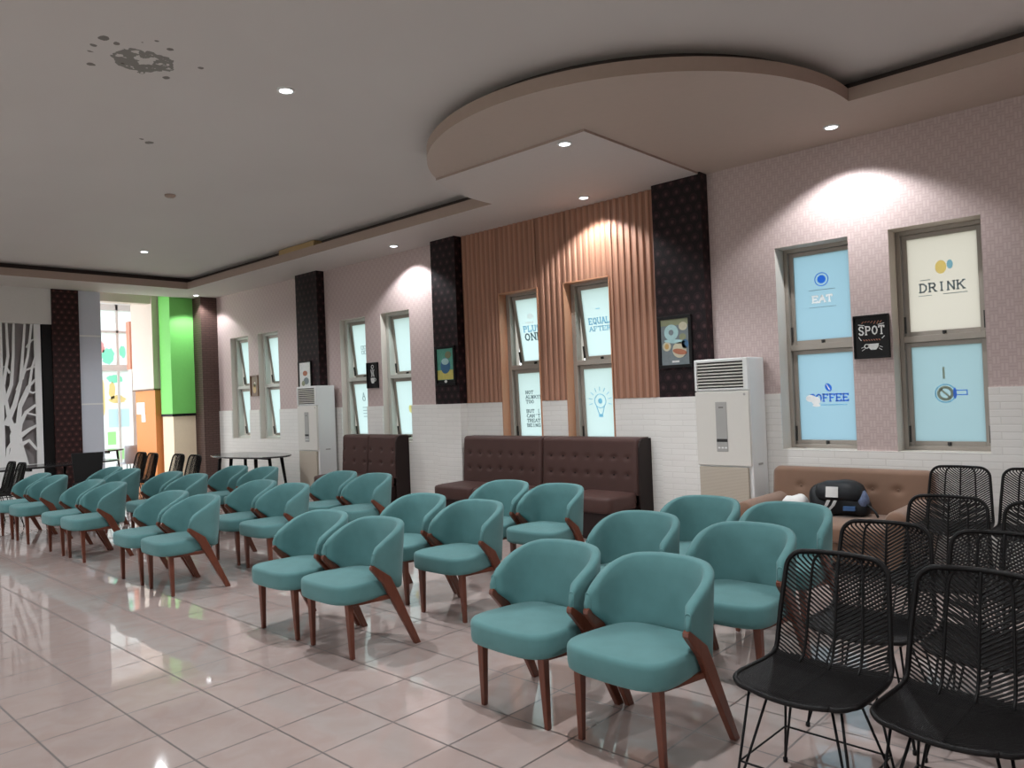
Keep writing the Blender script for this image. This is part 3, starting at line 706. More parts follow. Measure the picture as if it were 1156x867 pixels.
def art_cup(hx, hz):
    L = []
    b = B(); box(b, -hx, hx, A0+.0012, A1, -hz*.8, -hz*.25); L.append(('colour_band', b, 'art_yellow'))
    b = B(); disc(b, 0, 0, .10, .11, A0, A1); L.append(('bowl', b, 'art_blue'))
    b = B(); disc(b, 0, .06, .075, .045, A0-.002, A1); L.append(('bowl_rim', b, 'art_cyan'))
    b = B(); disc(b, .06, .15, .06, .05, A0, A1); L.append(('leaf', b, 'art_olive'))
    b = B(); box(b, -hx, hx, A0, A1, -hz, -hz*.82); L.append(('bottom_margin', b, 'black'))
    b = B(); disc(b, 0, -hz*.91, .028, .02, A0-.001, A0); L.append(('caption', b, 'art_white'))
    return L
def art_spot(hx, hz):
    L = []
    b = B()
    ltrs = 'SPOT'
    for k, ch in enumerate(ltrs): text(b, ch, (k-1.5)*.058, .02-.0*k, .046, .075, .011, A0, A1)
    stroke(b, (-.11, .115), (-.06, .105), .006, A0, A1); stroke(b, (.11, .115), (.06, .105), .006, A0, A1); stroke(b, (-.11, .0), (-.09, -.03), .006, A0, A1); stroke(b, (.11, .0), (.09, -.02), .006, A0, A1)
    L.append(('lettering', b, 'art_white'))
    b = B()
    for k in range(7): stroke(b, (-.08+.026*k, .125+.01*math.sin(k)), (-.065+.026*k, .14), .006, A0, A1)
    L.append(('caption', b, 'art_rust'))
    b = B()
    for k in range(7): stroke(b, (-.07+.022*k, -.025), (-.06+.022*k, -.035), .006, A0, A1)
    L.append(('caption', b, 'art_rust'))
    b = B(); prism_y(b, [(-.035, -.065), (.06, -.065), (.055, -.095), (.035, -.12), (-.01, -.12), (-.03, -.095)], A0, A1); ring(b, -.045, -.085, .014, .022, A0, A1, 16)
    for s in (-1, 1): stroke(b, (s*.09, -.10), (s*.065, -.09), .004, A0, A1); stroke(b, (s*.085, -.125), (s*.06, -.108), .004, A0, A1)
    L.append(('mug_drawing', b, 'art_white'))
    return L
def art_red(hx, hz):
    b1 = B(); disc(b1, 0, hz*.15, .07, .045, A0, A1); b2 = B(); disc(b2, .03, -hz*.45, .08, .06, A0, A1); b3 = B(); disc(b3, -.06, -hz*.62, .05, .045, A0-.001, A1)
    return [('food', b1, 'art_rust'), ('plate', b2, 'art_grey'), ('food', b3, 'art_olive')]
def art_gold(hx, hz):
    b1 = B(); disc(b1, 0, -hz*.3, .06, .09, A0, A1); b2 = B(); disc(b2, .01, hz*.15, .035, .05, A0, A1)
    return [('figure_shape', b1, 'art_gold'), ('figure_shape', b2, 'art_cream')]
def art_chalk(hx, hz):
    b = B(); prism_y(b, [(-.05, -.04), (.05, -.04), (.045, -.09), (.025, -.125), (-.025, -.125), (-.045, -.09)], A0, A1); ring(b, .058, -.07, .016, .026, A0, A1, 16)
    for k in range(3):
        pts = [(-.03+.03*k+.010*math.sin(q*1.3+k), -.02+.028*q) for q in range(5)]
        for p, q in zip(pts[:-1], pts[1:]): stroke(b, p, q, .011, A0, A1)
    ring(b, 0, .135, .022, .032, A0, A1, 16)
    return [('mug_drawing', b, 'art_white')]
picture(-2.41, -2.10, 1.785, 2.18, D-.001, 'black chalk-style sign with a mug, between EAT and DRINK windows', art_spot, .012)
picture(-4.40, -3.99, 1.80, 2.36, D-.151, 'black-framed picture of food plates on the dark pillar', art_plates, .035, 'black', 'art_grey')
picture(-8.05, -7.64, 1.75, 2.30, D-.151, 'black-framed green and yellow picture of a blue bowl', art_cup, .035, 'black', 'art_green')
picture(-11.62, -11.22, 1.82, 2.30, D-.151, 'pale framed picture with red spot above far air conditioner', art_red, .02, 'black', 'art_white')
picture(-13.58, -13.29, 1.75, 2.15, D-.001, 'small brown and gold picture between the two farthest windows', art_gold, .02, 'art_brown', 'art_brown')
picture(-9.865, -9.575, 1.775, 2.18, D-.001, 'small black chalk picture between the two windows above the small bench', art_chalk, .012)

# notice sheet on the orange pillar
t = thing('paper_notice', (-16.5, 6.398, 1.48), 0, 'white paper notice taped on the orange pillar', 'notice')
bm = B(); box(bm, -.30, .12, -.004, 0, .0, .25); obj('sheet', bm, M['paper_white'], t)
bm = B(); box(bm, -.06, .14, -.004, 0, -.16, -.003); obj('sheet', bm, M['paper_white'], t)

# ------------------------------------------------------------------ air conditioners
def make_ac():
    t = thing('floor_air_conditioner', (0, 0, 0))
    W_, DP, HT = .58, .36, 1.86
    bm = B(); box(bm, -W_/2, W_/2, .03, DP, .0, HT)
    obj('cabinet', bm, M['ac_white'], t, bevel=.012)
    # front shell: upper vent surround
    bm = B(); z0, z1 = 1.545, HT-.004
    box(bm, -W_/2+.004, -W_/2+.032, -.002, .04, z0, z1); box(bm, W_/2-.055, W_/2-.004, -.002, .04, z0, z1); box(bm, -W_/2+.032, W_/2-.055, -.002, .04, z1-.03, z1); box(bm, -W_/2+.032, W_/2-.055, -.002, .04, z0, z0+.02)
    obj('vent_surround', bm, M['ac_white'], t, bevel=.006)
    bm = B(); box(bm, -W_/2+.032, W_/2-.055, .022, .031, z0+.02, z1-.03); obj('vent_cavity', bm, M['ac_dark'], t)
    for k in range(8):
        zz = z0+.035+k*.031
        bm = B(); hexa(bm, [(-W_/2+.03, -.004, zz), (-W_/2+.03, .028, zz+.014), (-W_/2+.03, .028, zz+.019), (-W_/2+.03, -.004, zz+.006)], [(W_/2-.053, -.004, zz), (W_/2-.053, .028, zz+.014), (W_/2-.053, .028, zz+.019), (W_/2-.053, -.004, zz+.006)])
        obj('louvre', bm, M['ac_warm'], t)
    bm = B(); box(bm, -W_/2+.004, W_/2-.004, -.004, .032, .80, 1.535); obj('front_panel', bm, M['ac_warm'], t, bevel=.008)
    bm = B(); box(bm, -.065, .055, -.010, -.003, .94, 1.43); st = obj('control_strip', bm, M['ac_grey'], t, bevel=.003)
    bm = B(); box(bm, -.062, .052, -.013, -.009, 1.035, 1.065); obj('display', bm, M['ac_dark'], st, bevel=.002)
    bm = B(); box(bm, -.03, .02, -.0115, -.0095, 1.372, 1.380); obj('maker_mark', bm, M['ac_dark'], st)
    for k in range(3):
        bm = B(); box(bm, -.05+.036*k, -.026+.036*k, -.012, -.0095, .97, .985); obj('button', bm, M['ac_white'], st)
    bm = B(); disc(bm, W_/2-.045, 1.50, .012, .012, -.008, -.003, 16); obj('badge', bm, M['ac_grey'], t)
    bm = B(); box(bm, -W_/2+.02, W_/2-.04, -.002, .031, .12, .785); obj('intake_grille', bm, M['ac_grille'], t, bevel=.004)
    bm = B(); box(bm, -W_/2+.004, W_/2-.004, -.002, .031, .0, .11); obj('kick_panel', bm, M['ac_warm'], t, bevel=.005)
    bm = B(); box(bm, W_/2-.002, W_/2+.004, .15, .24, .80, .82); obj('side_handle', bm, M['ac_grey'], t)
    return t
ac = make_ac(); ac.location = (-3.565, 6.9, 0); tag(ac, 'white floor-standing air conditioner beside the tan sofa', 'air conditioner', 'floor-standing air conditioners')
dup(ac, (-11.0, 6.88, 0), 0, 'white floor-standing air conditioner beside the small brown bench')

# ------------------------------------------------------------------ teal chair
def make_teal():
    t = thing('tub_chair')
    bm = B(); rings = []
    def ring_at(ins, z):
        out = []
        for px, py in rsq(0, .15, .268-ins, .245-ins, 4.2, 52):
            k = (py+.095)/.49; out.append((px*(1.03-.17*k*k), py-(.012*math.cos(px/.27*PI/2) if py < .0 else 0), z))
        return out
    for ins, z in ((.05, .340), (.010, .341), (.001, .347), (-.002, .37), (-.003, .43), (.0, .444), (.007, .453), (.016, .457), (.06, .462), (.13, .467), (.2, .469)): rings.append(ring_at(ins, z))
    loops(bm, rings); obj('seat', bm, M['teal'], t, smooth=True)
    # wrap-round back
    ZT = [(.125, .585), (.14, .625), (.17, .660), (.23, .700), (.30, .735), (.37, .765), (.42, .781), (.47, .788)]
    ZB = [(.125, .553), (.25, .458), (.30, .395), (.37, .368), (.47, .358)]
    path = []
    N1, N2 = 7, 22
    for i in range(N1): path.append((.284+.004*i/N1, .125+(.235-.125)*i/N1, (1, 0)))
    for i in range(N2+1):
        a = PI*i/N2; c, s = math.cos(a), math.sin(a); e = 2/2.35
        x = .288*math.copysign(abs(c)**e, c); y = .235+.235*abs(s)**e
        nx, ny = c/.288, s/.235; l = math.hypot(nx, ny); path.append((x, y, (nx/l, ny/l)))
    for i in range(N1-1, -1, -1): path.append((-(.284+.004*i/N1), .125+(.235-.125)*i/N1, (-1, 0)))
    secs = []
    L = len(path)
    for i, (x, y, nn) in enumerate(path):
        e = min(i, L-1-i); th = .050*min(1., .35+.22*e)
        zt, zb = interp(ZT, y), interp(ZB, y)
        q = []
        def pt(off, z):
            lean = (z-.45)*.10
            return (x+nn[0]*(off+lean*.35), y+nn[1]*off+lean*max(0, (y-.12)/.35), z)
        hh = zt-zb; r = min(.022, hh*.45)
        for k in range(6): q.append(pt(0, zb+r*.4+(hh-r*1.2)*k/5))
        q += [pt(-th*.12, zt-r*.3), pt(-th*.35, zt-.002), pt(-th*.65, zt-.002), pt(-th*.88, zt-r*.3)]
        for k in range(5, -1, -1): q.append(pt(-th, zb+r*.4+(hh-r*1.2)*k/5))
        q += [pt(-th*.75, zb), pt(-th*.25, zb)]
        secs.append(q)
    bm = B(); loops(bm, secs, True, True); obj('backrest', bm, M['teal'], t, smooth=True)
    # seam piping round the front edge of each arm
    for s in (-1, 1):
        bm = B(); i0 = 1 if s > 0 else L-2
        tube(bm, [secs[i0][k] for k in range(0, 16)], .0035, 6); obj('piping', bm, M['teal'], t, smooth=True)
    for s in (-1, 1):
        bm = B()
        a, b = .021, .013
        hexa(bm, [(s*.213-a, -.012-a+.005, .345), (s*.213+a, -.012-a+.005, .345), (s*.213+a, -.012+a+.005, .345), (s*.213-a, -.012+a+.005, .345)], [(s*.222-b, -b, 0), (s*.222+b, -b, 0), (s*.222+b, b, 0), (s*.222-b, b, 0)])
        obj('leg', bm, M['chair_wood'], t, bevel=.004)
    up = [(.118, .548), (.130, .560), (.262, .464), (.308, .372), (.472, 0)]; lo = [(.116, .530), (.205, .428), (.247, .345), (.428, 0)]
    prof = up+lo[::-1]
    for s in (-1, 1):
        bm = B()
        def xo(z): return .259+.018*max(0, (.5-z))/.5
        a = [bm.verts.new((s*xo(z), y, z)) for y, z in prof]; b = [bm.verts.new((s*(xo(z)+.031), y, z)) for y, z in prof]
        n_ = len(prof); bm.faces.new(a); bm.faces.new(b[::-1])
        for i in range(n_): bm.faces.new((a[i], b[i], b[(i+1) % n_], a[(i+1) % n_]))
        obj('leg', bm, M['chair_wood'], t, bevel=.005)
        bm = B(); hexa(bm, [(s*.205, .01, .318), (s*.225, .01, .318), (s*.225, .01, .345), (s*.205, .01, .345)], [(s*.262, .29, .322), (s*.284, .29, .322), (s*.284, .29, .350), (s*.262, .29, .350)])
        obj('rail', bm, M['chair_wood'], t, bevel=.003)
    bm = B(); box(bm, -.285, .285, .285, .310, .318, .345); obj('rail', bm, M['chair_wood'], t, bevel=.003)
    return t
teal0 = make_teal()
ORD = ['first', 'second', 'third', 'fourth', 'fifth']
rows = {
 'front': [(-1.945, 2.71, 3), (-2.575, 2.715, 3), (-4.145, 2.715, 1), (-4.77, 2.715, 0), (-6.70, 2.71, 0), (-7.34, 2.71, 0), (-8.96, 2.75, 0), (-9.585, 2.74, 0), (-10.84, 2.73, 0), (-11.465, 2.72, 0)],
 'middle': [(-1.97, 3.70, 1), (-2.72, 3.76, 0), (-4.12, 3.64, 0), (-4.82, 3.70, 0), (-6.72, 3.63, 0), (-7.36, 3.64, 0), (-8.95, 3.66, 0), (-9.62, 3.66, 0), (-10.80, 3.60, 0), (-11.425, 3.60, 0)],
 'back': [(-2.08, 4.55, 0), (-2.72, 4.58, 0), (-4.20, 4.72, 0), (-4.825, 4.72, 0), (-6.69, 4.62, 0), (-7.315, 4.62, 0), (-8.89, 4.55, 0), (-9.515, 4.47, 0)]}
first = True
for rn, lst in rows.items():
    for i, (x, y, a) in enumerate(lst):
        lab = 'teal tub chair, %s row, %s pair from the wicker chairs, its %s chair' % (rn, ORD[i//2], 'nearer' if i % 2 == 0 else 'farther')
        if first:
            teal0.location = (x, y, 0); teal0.rotation_euler = (0, 0, -math.radians(a)); tag(teal0, lab, 'chair', 'teal chairs set out in pairs'); first = False
        else: dup(teal0, (x, y, 0), -math.radians(a), lab)

# ------------------------------------------------------------------ wicker chair
PROF = [(0, .437), (.03, .447), (.10, .450), (.20, .447), (.30, .444), (.365, .450), (.405, .474), (.428, .515), (.445, .575), (.462, .65), (.482, .73), (.503, .81), (.522, .88)]
PL = [0.]
for a, b in zip(PROF[:-1], PROF[1:]): PL.append(PL[-1]+math.hypot(b[0]-a[0], b[1]-a[1]))
TOT = PL[-1]
def prof(tt):
    tt = max(0, min(TOT, tt))
    return interp(list(zip(PL, [p[0] for p in PROF])), tt), interp(list(zip(PL, [p[1] for p in PROF])), tt)
T_BEND = PL[6]
def halfw(tt):
    w_ = interp([(0, .226), (.12, .236), (.30, .232), (.42, .226), (.6, .216), (TOT, .199)], tt)
    for end, r in ((0, .075), (TOT, .07)):
        dd = abs(tt-end)
        if dd < r: w_ -= r-math.sqrt(max(0, r*r-(r-dd)**2))
    return w_
def surf(s, tt):
    y, z = prof(tt); w_ = halfw(tt)
    k = min(1, max(0, (tt-T_BEND+.06)/.15))
    dish = s*s
    return Vector((s*w_, y-.030*dish*k, z+.018*dish*(1-k)-.0))
def make_wicker():
    t = thing('wicker_chair')
    bm = B(); bd = []
    n_ = 40
    for i in range(n_+1): bd.append(surf(1, TOT*(.5-.5*math.cos(PI*i/n_))))
    top = [surf(1-2*i/10, TOT) for i in range(1, 10)]; bd2 = [surf(-1, TOT*(.5-.5*math.cos(PI*i/n_))) for i in range(n_, -1, -1)]
    fr = [surf(-1+2*i/10, 0) for i in range(1, 10)]
    loop = bd+top+bd2+fr
    tube(bm, loop+[loop[0]], .0105, 8); obj('rim', bm, M['wicker'], t, smooth=True)
    for s in (-.5, 0, .5):
        bm = B(); tube(bm, [surf(s, TOT*i/30)+Vector((0, -.002, .002)) for i in range(13, 31)], .0062, 6); obj('rib', bm, M['wicker'], t, smooth=True)
    def strands(t0, t1, step, r, slope, clamp0, clamp1, sides=4):
        bm = B(); k = t0
        while k < t1:
            for sd in (-1, 1):
                a0 = 0. if clamp0 is None else max(0., (clamp0-k)/slope)
                a1 = min(.985, ((TOT-.004 if clamp1 is None else clamp1)-k)/slope)
                if a1-a0 < .04: continue
                pts = []
                for i in range(8):
                    a = a0+(a1-a0)*i/7
                    pts.append(surf(sd*a, k+slope*a)+Vector((0, .0012*(1 if i % 2 else -1), 0)))
                if len(pts) > 1: tube(bm, pts, r, sides)
            k += step
        return bm
    obj('woven_back', strands(T_BEND-.03-.18, TOT, .0172, .0049, .145, T_BEND-.02, None), M['wicker'], t)
    obj('woven_seat', strands(-.10, T_BEND, .0090, .0047, .10, 0.006, T_BEND-.01, 6), M['wicker'], t)
    # under-frame and hairpin legs
    bm = B()
    ring4 = [(-.17, .08, .428), (.17, .08, .428), (.17, .33, .428), (-.17, .33, .428)]
    for a, b in zip(ring4, ring4[1:]+ring4[:1]): tube(bm, [a, b], .0055, 6)
    obj('seat_support', bm, M['black_metal'], t)
    feet = {}
    for sx in (-1, 1):
        for fy, ty in ((.0, .08), (.43, .33)):
            ft = Vector((sx*.225, fy, .012)); inn = 1 if fy < .1 else -1
            a = Vector((sx*.172, ty-.03*inn, .43)); b = Vector((sx*.115, ty+.02*inn, .43))
            bm = B(); tube(bm, [a, ft+Vector((0, 0, .004))], .0052, 8); tube(bm, [b, ft+Vector((0, 0, .004))], .0052, 8)
            lg = obj('leg', bm, M['black_metal'], t, smooth=True)
            bm = B(); lathe(bm, [(.006, 0), (.0095, .002), (.0095, .018), (.006, .022)], (ft.x, ft.y, 0), 12); obj('foot', bm, M['black_metal'], lg, smooth=True)
            feet[sx, fy] = ft.lerp(a, .36)
    o_ = [feet[-1, .0], feet[1, .0], feet[1, .43], feet[-1, .43]]
    for a, b in zip(o_, o_[1:]+o_[:1]):
        bm = B(); tube(bm, [a, b], .0038, 6); obj('stretcher', bm, M['black_metal'], t)
    return t
wick0 = make_wicker()
WK = [(-1.16, 2.64, 2, 'black wicker chair in the nearest row, next to the teal chairs'), (-.655, 2.62, 2, 'black wicker chair in the nearest row, farther from the teal chairs'),
      (-1.20, 3.46, 0, 'black wicker chair in the second row, next to the teal chairs'), (-.70, 3.42, 0, 'black wicker chair in the second row, farther from the teal chairs'),
      (-1.165, 4.50, 0, 'black wicker chair in the third row, in front of the tan sofa arm'), (-.66, 4.42, 0, 'black wicker chair in the third row, farther from the tan sofa'),
      (-1.47, 6.22, 0, 'black wicker chair against the wall, touching the tan sofa'), (-.975, 6.20, 0, 'black wicker chair against the wall, one place from the tan sofa'),
      (-10.95, 4.48, 0, 'far black wicker chair before the cream wall, nearer the oval table'), (-11.50, 4.48, 0, 'far black wicker chair before the cream wall, next one along'),
      (-12.35, 4.44, 0, 'far black wicker chair before the orange pillar, beside the cream wall'), (-12.85, 4.46, 0, 'far black wicker chair before the orange pillar, nearest the bright passage'),
      (-12.58, 2.70, 0, 'far black wicker chair at the long table, nearer the teal chairs'), (-13.09, 2.70, 0, 'far black wicker chair at the long table, nearer the tree-pattern screen')]
for i, (x, y, a, lab) in enumerate(WK):
    if i == 0: wick0.location = (x, y, 0); wick0.rotation_euler = (0, 0, -math.radians(a)); tag(wick0, lab, 'chair', 'black wicker chairs')
    else: dup(wick0, (x, y, 0), -math.radians(a), lab)

# solid black chair at the long table
t = thing('dining_chair', (-12.95, 4.15, 0), math.radians(70), 'solid black high-backed chair before the brown damask pillar', 'chair')
bm = B(); cushion(bm, -.21, .21, 0, .42, .42, .46, .012, .004); obj('seat', bm, M['black'], t, smooth=True)
bm = B(); hexa(bm, [(-.19, .40, .45), (.19, .40, .45), (.19, .43, .45), (-.19, .43, .45)], [(-.23, .48, .92), (.23, .48, .92), (.23, .505, .92), (-.23, .505, .92)]); obj('backrest', bm, M['black'], t, bevel=.01)
for sx in (-.18, .18):
    for y in (.03, .39):
        bm = B(); box(bm, sx-.015, sx+.015, y-.015, y+.015, 0, .42); obj('leg', bm, M['black'], t)

# ------------------------------------------------------------------ benches and sofa
def make_bench(name, x0, x1, label, group, nseat, panels, ncol):
    t = thing(name, (x0, 0, 0), 0, label, 'bench', group)
    w_ = x1-x0; YF, YBk = 6.47, 7.27
    bm = B(); box(bm, .02, w_-.02, YF+.04, YBk-.02, .0, .30); obj('base', bm, M['dark_vinyl'], t, bevel=.01)
    for k in range(nseat):
        a, b = w_*k/nseat, w_*(k+1)/nseat
        bm = B(); cushion(bm, a+.003, b-.003, YF, YBk-.24, .285, .455, .03, .018, 9); obj('seat_cushion', bm, M['brown_vinyl'], t, smooth=True)
    for k in range(panels):
        a, b = w_*k/panels+.004, w_*(k+1)/panels-.004
        # padded back: rounded top roll, dimpled at the buttons
        nx, nz = 56, 34
        btn = []
        for rz in (.64, .83):
            for c in range(ncol): btn.append((a+(b-a)*(.10+.80*c/(ncol-1)), rz))
        grid = []
        ZT_ = 1.05
        for iz in range(nz+1):
            row = []
            tt = iz/nz
            for ix in range(nx+1):
                x = a+(b-a)*ix/nx
                if tt < .8: z = .42+(ZT_-.05-.42)*tt/.8; y = 7.02+.04*(tt/.8)
                else:
                    an = (tt-.8)/.2*PI*.5; z = ZT_-.05+.05*math.sin(an); y = 7.06+.05*(1-math.cos(an))
                ex = min(x-a, b-x); y += .03*max(0, 1-ex/.035)**2
                y -= .012
                for bx_, bz_ in btn:
                    d2 = ((x-bx_)/.035)**2+((z-bz_)/.024)**2
                    if d2 < 9: y += .020*math.exp(-d2)
                row.append((x, y, z))
            grid.append(row)
        bm = B(); V = [[bm.verts.new(p) for p in r] for r in grid]
        for iz in range(nz):
            for ix in range(nx): bm.faces.new((V[iz][ix], V[iz][ix+1], V[iz+1][ix+1], V[iz+1][ix]))
        bk = [bm.verts.new(p) for p in ((a, YBk, .42), (b, YBk, .42), (b, YBk, ZT_), (a, YBk, ZT_))]
        bm.faces.new(bk); bm.faces.new([V[nz][i] for i in range(nx+1)]+[bk[2], bk[3]]); bm.faces.new([V[0][i] for i in range(nx, -1, -1)]+[bk[0], bk[1]])
        bm.faces.new([V[i][0] for i in range(nz+1)]+[bk[3], bk[0]]); bm.faces.new([V[i][nx] for i in range(nz, -1, -1)]+[bk[1], bk[2]])
        bp = obj('backrest', bm, M['brown_vinyl'], t, smooth=True)
        bp.modifiers.new('es', 'EDGE_SPLIT').split_angle = math.radians(50)
        for bx_, bz_ in btn:
            bm = B(); yy = 7.02+.04*((bz_-.42)/(ZT_-.05-.42))+.002
            disc(bm, bx_, bz_, .012, .010, yy-.006, yy+.01, 12); obj('button', bm, M['dark_vinyl'], bp, bevel=.003)
    return t
def side_panel(t, x, flip=1):
    bm = B(); pts = [(7.01, .0), (7.28, .0), (7.28, 1.04), (7.10, 1.04), (7.065, 1.02), (7.03, .95)]
    yz_plate(bm, pts, x, x+.022); obj('side_panel', bm, M['dark_vinyl'], t, bevel=.004)
G = 'brown tufted benches along the window wall'
b1 = make_bench('tufted_bench', -7.46, -6.06, 'brown tufted bench under the PLUS ONE window', G, 2, 1, 7)
b2 = make_bench('tufted_bench', -6.055, -4.66, 'brown tufted bench under the light bulb window', G, 2, 1, 7)
side_panel(b2, 1.396)
b3 = make_bench('tufted_bench', -10.27, -8.90, 'small brown tufted bench beside the far air conditioner', G, 2, 2, 3)
side_panel(b3, 1.371)

t = thing('sofa', (-2.43, 0, 0), 0, 'tan two-seat sofa with rolled arms and a black backpack on it', 'sofa')
bm = B(); box(bm, -.66, .66, 6.32, 7.15, .10, .29); obj('base', bm, M['tan_fabric'], t, bevel=.02)
bm = B(); cushion(bm, -.545, .545, 6.26, 7.0, .27, .415, .035, .02, 9); obj('seat_cushion', bm, M['tan_fabric'], t, smooth=True)
nx, nz = 60, 30; btn = [(-.42+.21*k, .63) for k in range(5)]
grid = []
for iz in range(nz+1):
    row = []; tt = iz/nz
    for ix in range(nx+1):
        x = -.69+1.38*ix/nx
        if tt < .8: z = .36+.40*tt/.8; y = 6.96+.05*tt/.8
        else:
            an = (tt-.8)/.2*PI*.6; z = .76+.045*math.sin(an); y = 7.01+.06*(1-math.cos(an))
        ex = min(x+.69, .69-x); k = max(0, 1-ex/.06); z -= .03*k*k*(tt); y += .02*k*k
        for bx_, bz_ in btn:
            d2 = ((x-bx_)/.035)**2+((z-bz_)/.03)**2
            if d2 < 9: y += .022*math.exp(-d2)
        row.append((x, y, z))
    grid.append(row)
bm = B(); V = [[bm.verts.new(p) for p in r] for r in grid]
for iz in range(nz):
    for ix in range(nx): bm.faces.new((V[iz][ix], V[iz][ix+1], V[iz+1][ix+1], V[iz+1][ix]))
bk = [bm.verts.new(p) for p in ((-.69, 7.24, .20), (.69, 7.24, .20), (.69, 7.20, .77), (-.69, 7.20, .77))]
bm.faces.new(bk); bm.faces.new([V[nz][i] for i in range(nx+1)]+[bk[2], bk[3]]); bm.faces.new([V[0][i] for i in range(nx, -1, -1)]+[bk[0], bk[1]])
bm.faces.new([V[i][0] for i in range(nz+1)]+[bk[3], bk[0]]); bm.faces.new([V[i][nx] for i in range(nz, -1, -1)]+[bk[1], bk[2]])
bp = obj('backrest', bm, M['tan_fabric'], t, smooth=True)
for bx_, bz_ in btn:
    bm = B(); yy = 6.96+.05*((bz_-.36)/.40)+.010; disc(bm, bx_, bz_, .013, .012, yy, yy+.014, 12); obj('button', bm, M['tan_fabric'], bp, bevel=.003)
for s in (-1, 1):
    bm = B(); rings = []
    for y, k in ((6.22, .80), (6.235, .95), (6.26, 1.), (6.9, 1.), (7.10, 1.)):
        pts = []
        for q in range(25):       # rolled top on a straight side
            an = PI*q/24*1.25-.3; pts.append((s*.615+.085*k*math.cos(an), y, .485+.085*k*math.sin(an)))
        pts += [(s*.615-.06*k, y, .12), (s*.615+.06*k, y, .12)]
        rings.append(pts)
    loops(bm, rings); a_ = obj('arm', bm, M['tan_fabric'], t, smooth=True); a_.modifiers.new('es', 'EDGE_SPLIT').split_angle = math.radians(50)
for sx in (-.58, .58):
    for y in (6.38, 7.08):
        bm = B(); lathe(bm, [(.016, 0), (.026, .11)], (sx, y, 0), 14); obj('leg', bm, M['dark_vinyl'], t, smooth=True)

# backpack on the sofa
t = thing('backpack', (-2.42, 6.72, .436), math.radians(4), 'black backpack with a white patch, slumped on the tan sofa', 'bag')
bm = B(); rings = []
for ins, z in ((.05, 0), (.012, .015), (0, .06), (.005, .13), (.02, .19), (.05, .235), (.10, .262), (.13, .266)):
    rings.append([(px*(1-.12*z/.27)+.02*math.sin(z*22), py+.10*z+.012*math.sin(px*18+z*20), z+.010*math.sin(px*20)) for px, py in rsq(0, .02, .26-ins, .155-ins*.9, 3., 40)])
loops(bm, rings); obj('body', bm, M['bag'], t, smooth=True, subs=1)
bm = B(); rings = []
for ins, z in ((.0, .135), (-.012, .16), (-.012, .205), (.01, .255), (.06, .283), (.09, .287)):
    rings.append([(px, py+.08*z, z+.006*math.sin(px*25)) for px, py in rsq(.02, .015, .185-ins, .15-ins, 3.2, 36)])
loops(bm, rings); fl = obj('flap', bm, M['bag'], t, smooth=True)
bm = B(); hexa(bm, [(-.055, -.150, .165), (.045, -.150, .165), (.045, -.134, .252), (-.055, -.134, .252)], [(-.055, -.142, .165), (.045, -.142, .165), (.045, -.126, .252), (-.055, -.126, .252)]); obj('patch', bm, M['white_cloth'], fl)
for k in (0, 1):
    bm = B(); pts = [(-.03+.055*k, -.155, .14), (-.045+.055*k, -.175, .10), (-.08+.055*k, -.185, .06), (-.13+.055*k, -.18, .025)]
    for a, b in zip(pts[:-1], pts[1:]):
        hexa(bm, [(a[0]-.014, a[1], a[2]), (a[0]+.014, a[1], a[2]), (a[0]+.014, a[1]+.006, a[2]), (a[0]-.014, a[1]+.006, a[2])], [(b[0]-.014, b[1], b[2]), (b[0]+.014, b[1], b[2]), (b[0]+.014, b[1]+.006, b[2]), (b[0]-.014, b[1]+.006, b[2])])
    obj('strap', bm, M['bag_strap'], t)
bm = B(); rings = []
for k in range(7):
    z = .04+.17*k/6; r = .055*math.sin(PI*(k+.6)/7.2)+.01
    rings.append([(.205+r*math.cos(2*PI*q/14)*.8, -.02+.03*k/6+r*1.3*math.sin(2*PI*q/14), z) for q in range(14)])
loops(bm, rings); obj('mesh_pocket', bm, M['bag_mesh'], t, smooth=True)
bm = B(); hexa(bm, [(.09, -.175, .06), (.18, -.160, .06), (.18, -.155, .095), (.09, -.170, .095)], [(.09, -.150, .06), (.18, -.135, .06), (.18, -.13, .095), (.09, -.145, .095)]); obj('tag', bm, M['bag_blue'], t)
bm = B(); tube(bm, [(.20, -.02, .12), (.27, -.05, .09), (.32, -.08, .05), (.345, -.10, .01)], .010, 6); obj('strap', bm, M['bag'], t, smooth=True)
t = thing('folded_cloth', (-2.82, 6.74, .436), 0, 'small white cloth bundle lying beside the black backpack', 'cloth')
bm = B(); rings = []
for ins, z in ((.03, 0), (.0, .03), (.005, .08), (.03, .125), (.06, .14)):
    rings.append([(px+.03*z/.1, py, z+.012*math.sin(px*40+py*30)) for px, py in rsq(0, 0, .12-ins, .09-ins, 2.6, 24)])
loops(bm, rings); c_ = obj('bundle', bm, M['white_cloth'], t, smooth=True)
bm = B(); tube(bm, [(.0, -.075, .03), (.02, -.07, .08), (.05, 0, .118), (.04, .06, .09)], .014, 8); obj('dark_band', bm, M['bag'], t, smooth=True)

